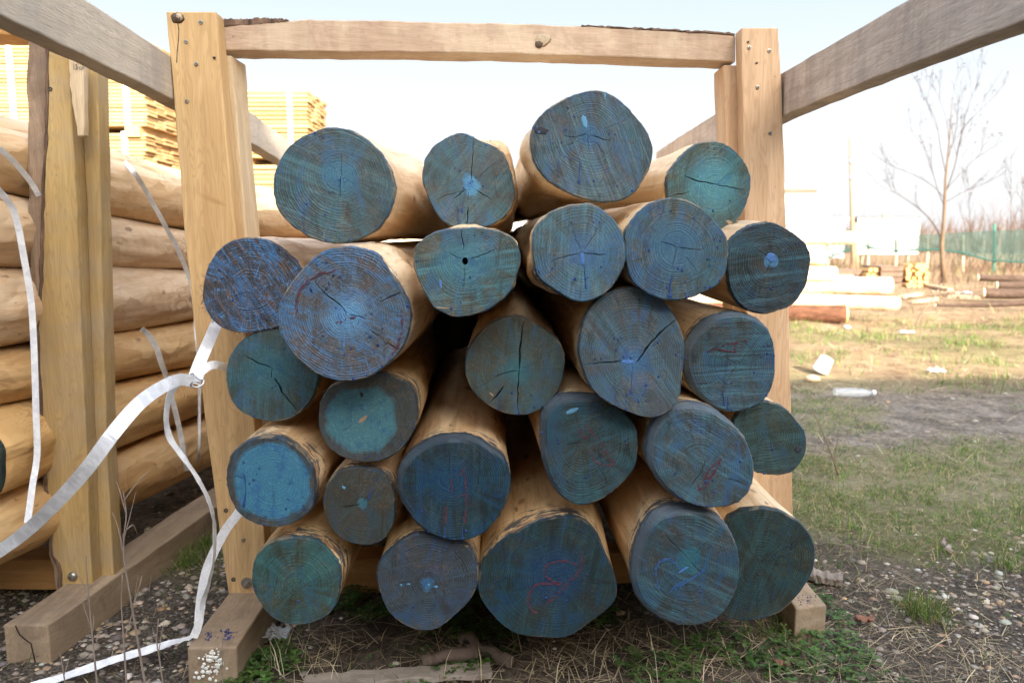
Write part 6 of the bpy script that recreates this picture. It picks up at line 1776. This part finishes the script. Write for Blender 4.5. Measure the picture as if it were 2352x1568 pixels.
bglog(G(2163, 1246)+Vector((0,0,.008)), G(2192, 1275)+Vector((0,0,.008)), .008, .009, M_GREYWOOD, M_STICK, 'short pale stick on the dirt at the right', 'stick', name='stick', n=8, ns=8, rough=.2, endname='broken_end')
def G2(px, py, z): p = G(px, py); return (p.x, p.y, z)
stick('twig', [G2(800,1523,.012), G2(880,1534,.02), G2(990,1540,.014), G2(1110,1545,.01)], .0018, .0012, M_STICK, 'thin dark stem lying along the weathered board')
stick('twig', [G2(1887,1176,.02), G2(1930,1206,.03), G2(1976,1240,.01)], .0026, .0016, M_TWIGB, 'thin twig lying across the green grass at the right')
stick('twig', [G2(1770,1430,.01), G2(1850,1490,.03), G2(1960,1560,.02)], .0022, .0014, M_TWIGB, 'long thin stem on the gravel before the right sleeper')
yb = G(1925, 1090).y
stick('bare_shoot', [(1925,1090,yb), (1912,1050,yb), (1890,995,yb+.02), (1866,942,yb+.03)], .0042, .0014, M_TWIGB, 'bare brown shoot leaning left from the grass beside the pile', 'shoot', branches=[[(1916,1060,yb),(1922,1020,yb),(1926,995,yb)]])
yb = G(2100, 742).y
stick('bare_shoot', [(2104,748,yb), (2118,718,yb), (2140,690,yb), (2155,664,yb)], .012, .006, M_TWIGB, 'curved bare shoot in the sunny grass before the firewood', 'shoot')
yb = G(2110, 790).y
stick('bare_shoot', [(2112,792,yb), (2116,750,yb), (2120,712,yb)], .006, .003, M_TWIGB, 'short thin shoot standing in the sunny grass', 'shoot')
def weed(Y, main, brs, r, label):
    stick('dry_weed', [tuple(p)+(Y,) for p in main], r, r*.4, M_STALK, label, 'weed', 'dry weed stalks at the front left', branches=[[tuple(p)+(Y+.01*k,) for k, p in enumerate(b_)] for b_ in brs])
weed(1.42, [(345,1640),(333,1568),(316,1470),(298,1362),(286,1290),(284,1240),(290,1180),(283,1128)], [[(284,1240),(297,1190),(312,1130)],[(284,1150),(318,1105),(346,1078)],[(282,1255),(268,1200),(257,1175)],[(290,1180),(276,1130),(268,1105)],[(292,1215),(306,1205),(315,1225)],[(285,1270),(278,1250),(283,1222)]], .0026, 'tallest dry weed stalk, branching in front of the left sleeper')
weed(1.44, [(232,1640),(223,1568),(212,1460),(204,1370),(199,1310),(198,1275)], [[(205,1380),(186,1330),(160,1288)],[(210,1440),(195,1400),(190,1380)],[(213,1450),(216,1425),(214,1412)],[(203,1350),(228,1330),(232,1322)]], .0022, 'thin dry weed before the left bolt, with fine side branches')
weed(1.40, [(296,1640),(290,1560),(284,1470),(279,1390),(281,1320)], [[(284,1470),(303,1410),(317,1320)],[(303,1400),(322,1340),(326,1322)]], .0022, 'dry weed with forked tip, just right of the thin weed')
weed(1.43, [(382,1640),(374,1568),(366,1510),(360,1470),(364,1420)], [[(364,1500),(372,1450),(380,1412)],[(362,1480),(352,1450),(350,1440)]], .002, 'short dry weed standing over the flat white band')
weed(1.46, [(514,1640),(511,1560),(511,1480),(510,1416)], [[(511,1500),(520,1470),(523,1440)]], .0018, 'straight dry stem before the end of the left sleeper')
weed(1.45, [(168,1640),(150,1568),(142,1520),(138,1500)], [[(147,1550),(156,1520),(160,1505)]], .0018, 'shortest dry weed at the bottom left corner')

# litter
M_PLASTIC = plain('white_plastic', (.80,.81,.82), .35, 0, .04)
c = G(1884, 857); r = .052
o = empty('plastic_tub', c, 'tilted white plastic tub in the sunny grass right of the rack', 'tub')
mb = MB()
Mx = Matrix.Translation(c + Vector((0, 0, .02))) @ Matrix.Rotation(.35, 4, 'Y') @ Matrix.Rotation(.25, 4, 'X')
prof = [(.001, 0), (.042, 0), (.046, .004), (.052, .09), (.056, .094), (.056, .100), (.052, .100), (.049, .09), (.043, .006), (.001, .006)]
mb.loft([[Mx @ Vector((math.cos(a)*q, math.sin(a)*q, .10-z)) for a in (2*math.pi*k/24 for k in range(24))] for q, z in prof])
mb.build('shell', M_PLASTIC, o, smooth=True)
m, nt, b = new_mat('clear_plastic', .15, .5)
b.inputs['Base Color'].default_value = (.80, .84, .86, 1)
b.inputs['Alpha'].default_value = .30
M_CLEAR = m
p, q = G(1914, 911), G(2010, 913)
d = (q-p); L = d.length; d.normalize(); s_ = d.cross(Vector((0,0,1))); rr_ = .030
o = empty('plastic_bottle', (p+q)/2, 'clear crushed plastic bottle lying where the sunny grass meets the dirt', 'bottle')
mb = MB()
prof = [(0, .012), (.01, .028), (.05, .031), (.12, .024), (.2, .030), (.45, .031), (.55, .027), (.7, .031), (.82, .022), (.90, .013), (.93, .013)]
mb.loft([[p + d*L*t_ + s_*math.cos(a)*rad_ + Vector((0, 0, .028+math.sin(a)*rad_*.85)) for a in (2*math.pi*k/18 for k in range(18))] for t_, rad_ in prof])
mb.build('body', M_CLEAR, o, smooth=True)
mb = MB(); mb.loft([[p + d*L*t_ + s_*math.cos(a)*.0155 + Vector((0, 0, .028+math.sin(a)*.0155)) for a in (2*math.pi*k/14 for k in range(14))] for t_ in (.93, 1.0)])
mb.build('cap', M_PLASTIC, o)
def scrap(px, py, w, h, mat, label, name='plastic_scrap', cat='litter', up=.02):
    c = G(px, py); n = 9
    mb = MB(); rows = []
    for j in range(n):
        rows.append([c + Vector(((i/(n-1)-.5)*w, (j/(n-1)-.5)*h, .006+up*abs(mnoise.noise(Vector((px+i*.5, py+j*.5, 0)))) + .5*up*math.sin(i*.9+j)**2)) for i in range(n)])
    top = len(mb.v)
    for r_ in rows: mb.v += r_
    for j in range(n-1):
        for i in range(n-1): mb.f.append((j*n+i, j*n+i+1, (j+1)*n+i+1, (j+1)*n+i))
    o = mb.build(name, mat, None, smooth=True, loc=c)
    so_ = o.modifiers.new('solid', 'SOLIDIFY'); so_.thickness = .0015
    return tag(o, label, cat)
scrap(2081, 765, .13, .07, M_PLASTIC, 'flat white foam tray in the sunny grass', 'foam_tray')
scrap(1946, 757, .06, .06, M_PLASTIC, 'small white scrap just in front of the yellow cut end', up=.04)
scrap(2150, 857, .11, .06, M_CLEAR, 'crumpled clear film in the shadow strip of the sunny grass', up=.04)
scrap(630, 1465, .07, .05, M_CLEAR, 'crumpled clear film under the teal-green bottom-left log', up=.02)
scrap(2220, 676, .12, .15, M_PLASTIC, 'white scrap by the grey barked logs', up=.06)
M_LEAF = plain('red_leaf', (.26,.13,.085), .7, 0, .3, 80)
scrap(1985, 1432, .042, .018, M_LEAF, 'curled reddish dead leaf on the gravel before the right sleeper', 'dead_leaf', 'leaf', up=.016)
scrap(1795, 1528, .030, .022, M_LEAF, 'small pinkish dead leaf near the clover at the bottom', 'dead_leaf', 'leaf', up=.008)
def chunk(px, py, r, mat, label, name, cat, group=None, sq=(1, .7, .5)):
    c = G(px, py)
    v = [Vector(q) for q in IV]
    out = [c + Vector((q.x*sq[0], q.y*sq[1], q.z*sq[2]))*r*(1+.35*mnoise.noise(q*1.7+Vector((px, py, 0)))) + Vector((0, 0, r*sq[2]*.5)) for q in v]
    return tag(part(name, out, [tuple(f_) for f_ in IF], mat, None, True, loc=c), label, cat, group)
chunk(1866, 874, .055, M_CUTPALE, 'tan chunk of wood in the grass below the white tub', 'wood_chunk', 'wood')
M_SCRAPW = sawn('scrap_wood', 'X', (.38,.25,.15), (.58,.43,.29))
for a, b2, w, lab in (((2068,688),(2112,682),.09,'scrap board in front of the tall firewood pile'), ((2128,660),(2184,672),.10,'pale scrap board right of the firewood pile'), ((2180,686),(2256,690),.13,'long scrap board before the grey barked logs'), ((2100,700),(2150,694),.07,'narrow scrap board lying in the brown chips'), ((2140,676),(2200,680),.06,'thin scrap board between the two longer ones')):
    p, q = G(*a), G(*b2)
    rough_plank('scrap_board', p+Vector((0,0,.02)), q+Vector((0,0,.03)), w, .04, M_SCRAPW, lab, 'board', 'scrap boards by the firewood', jit=.01)
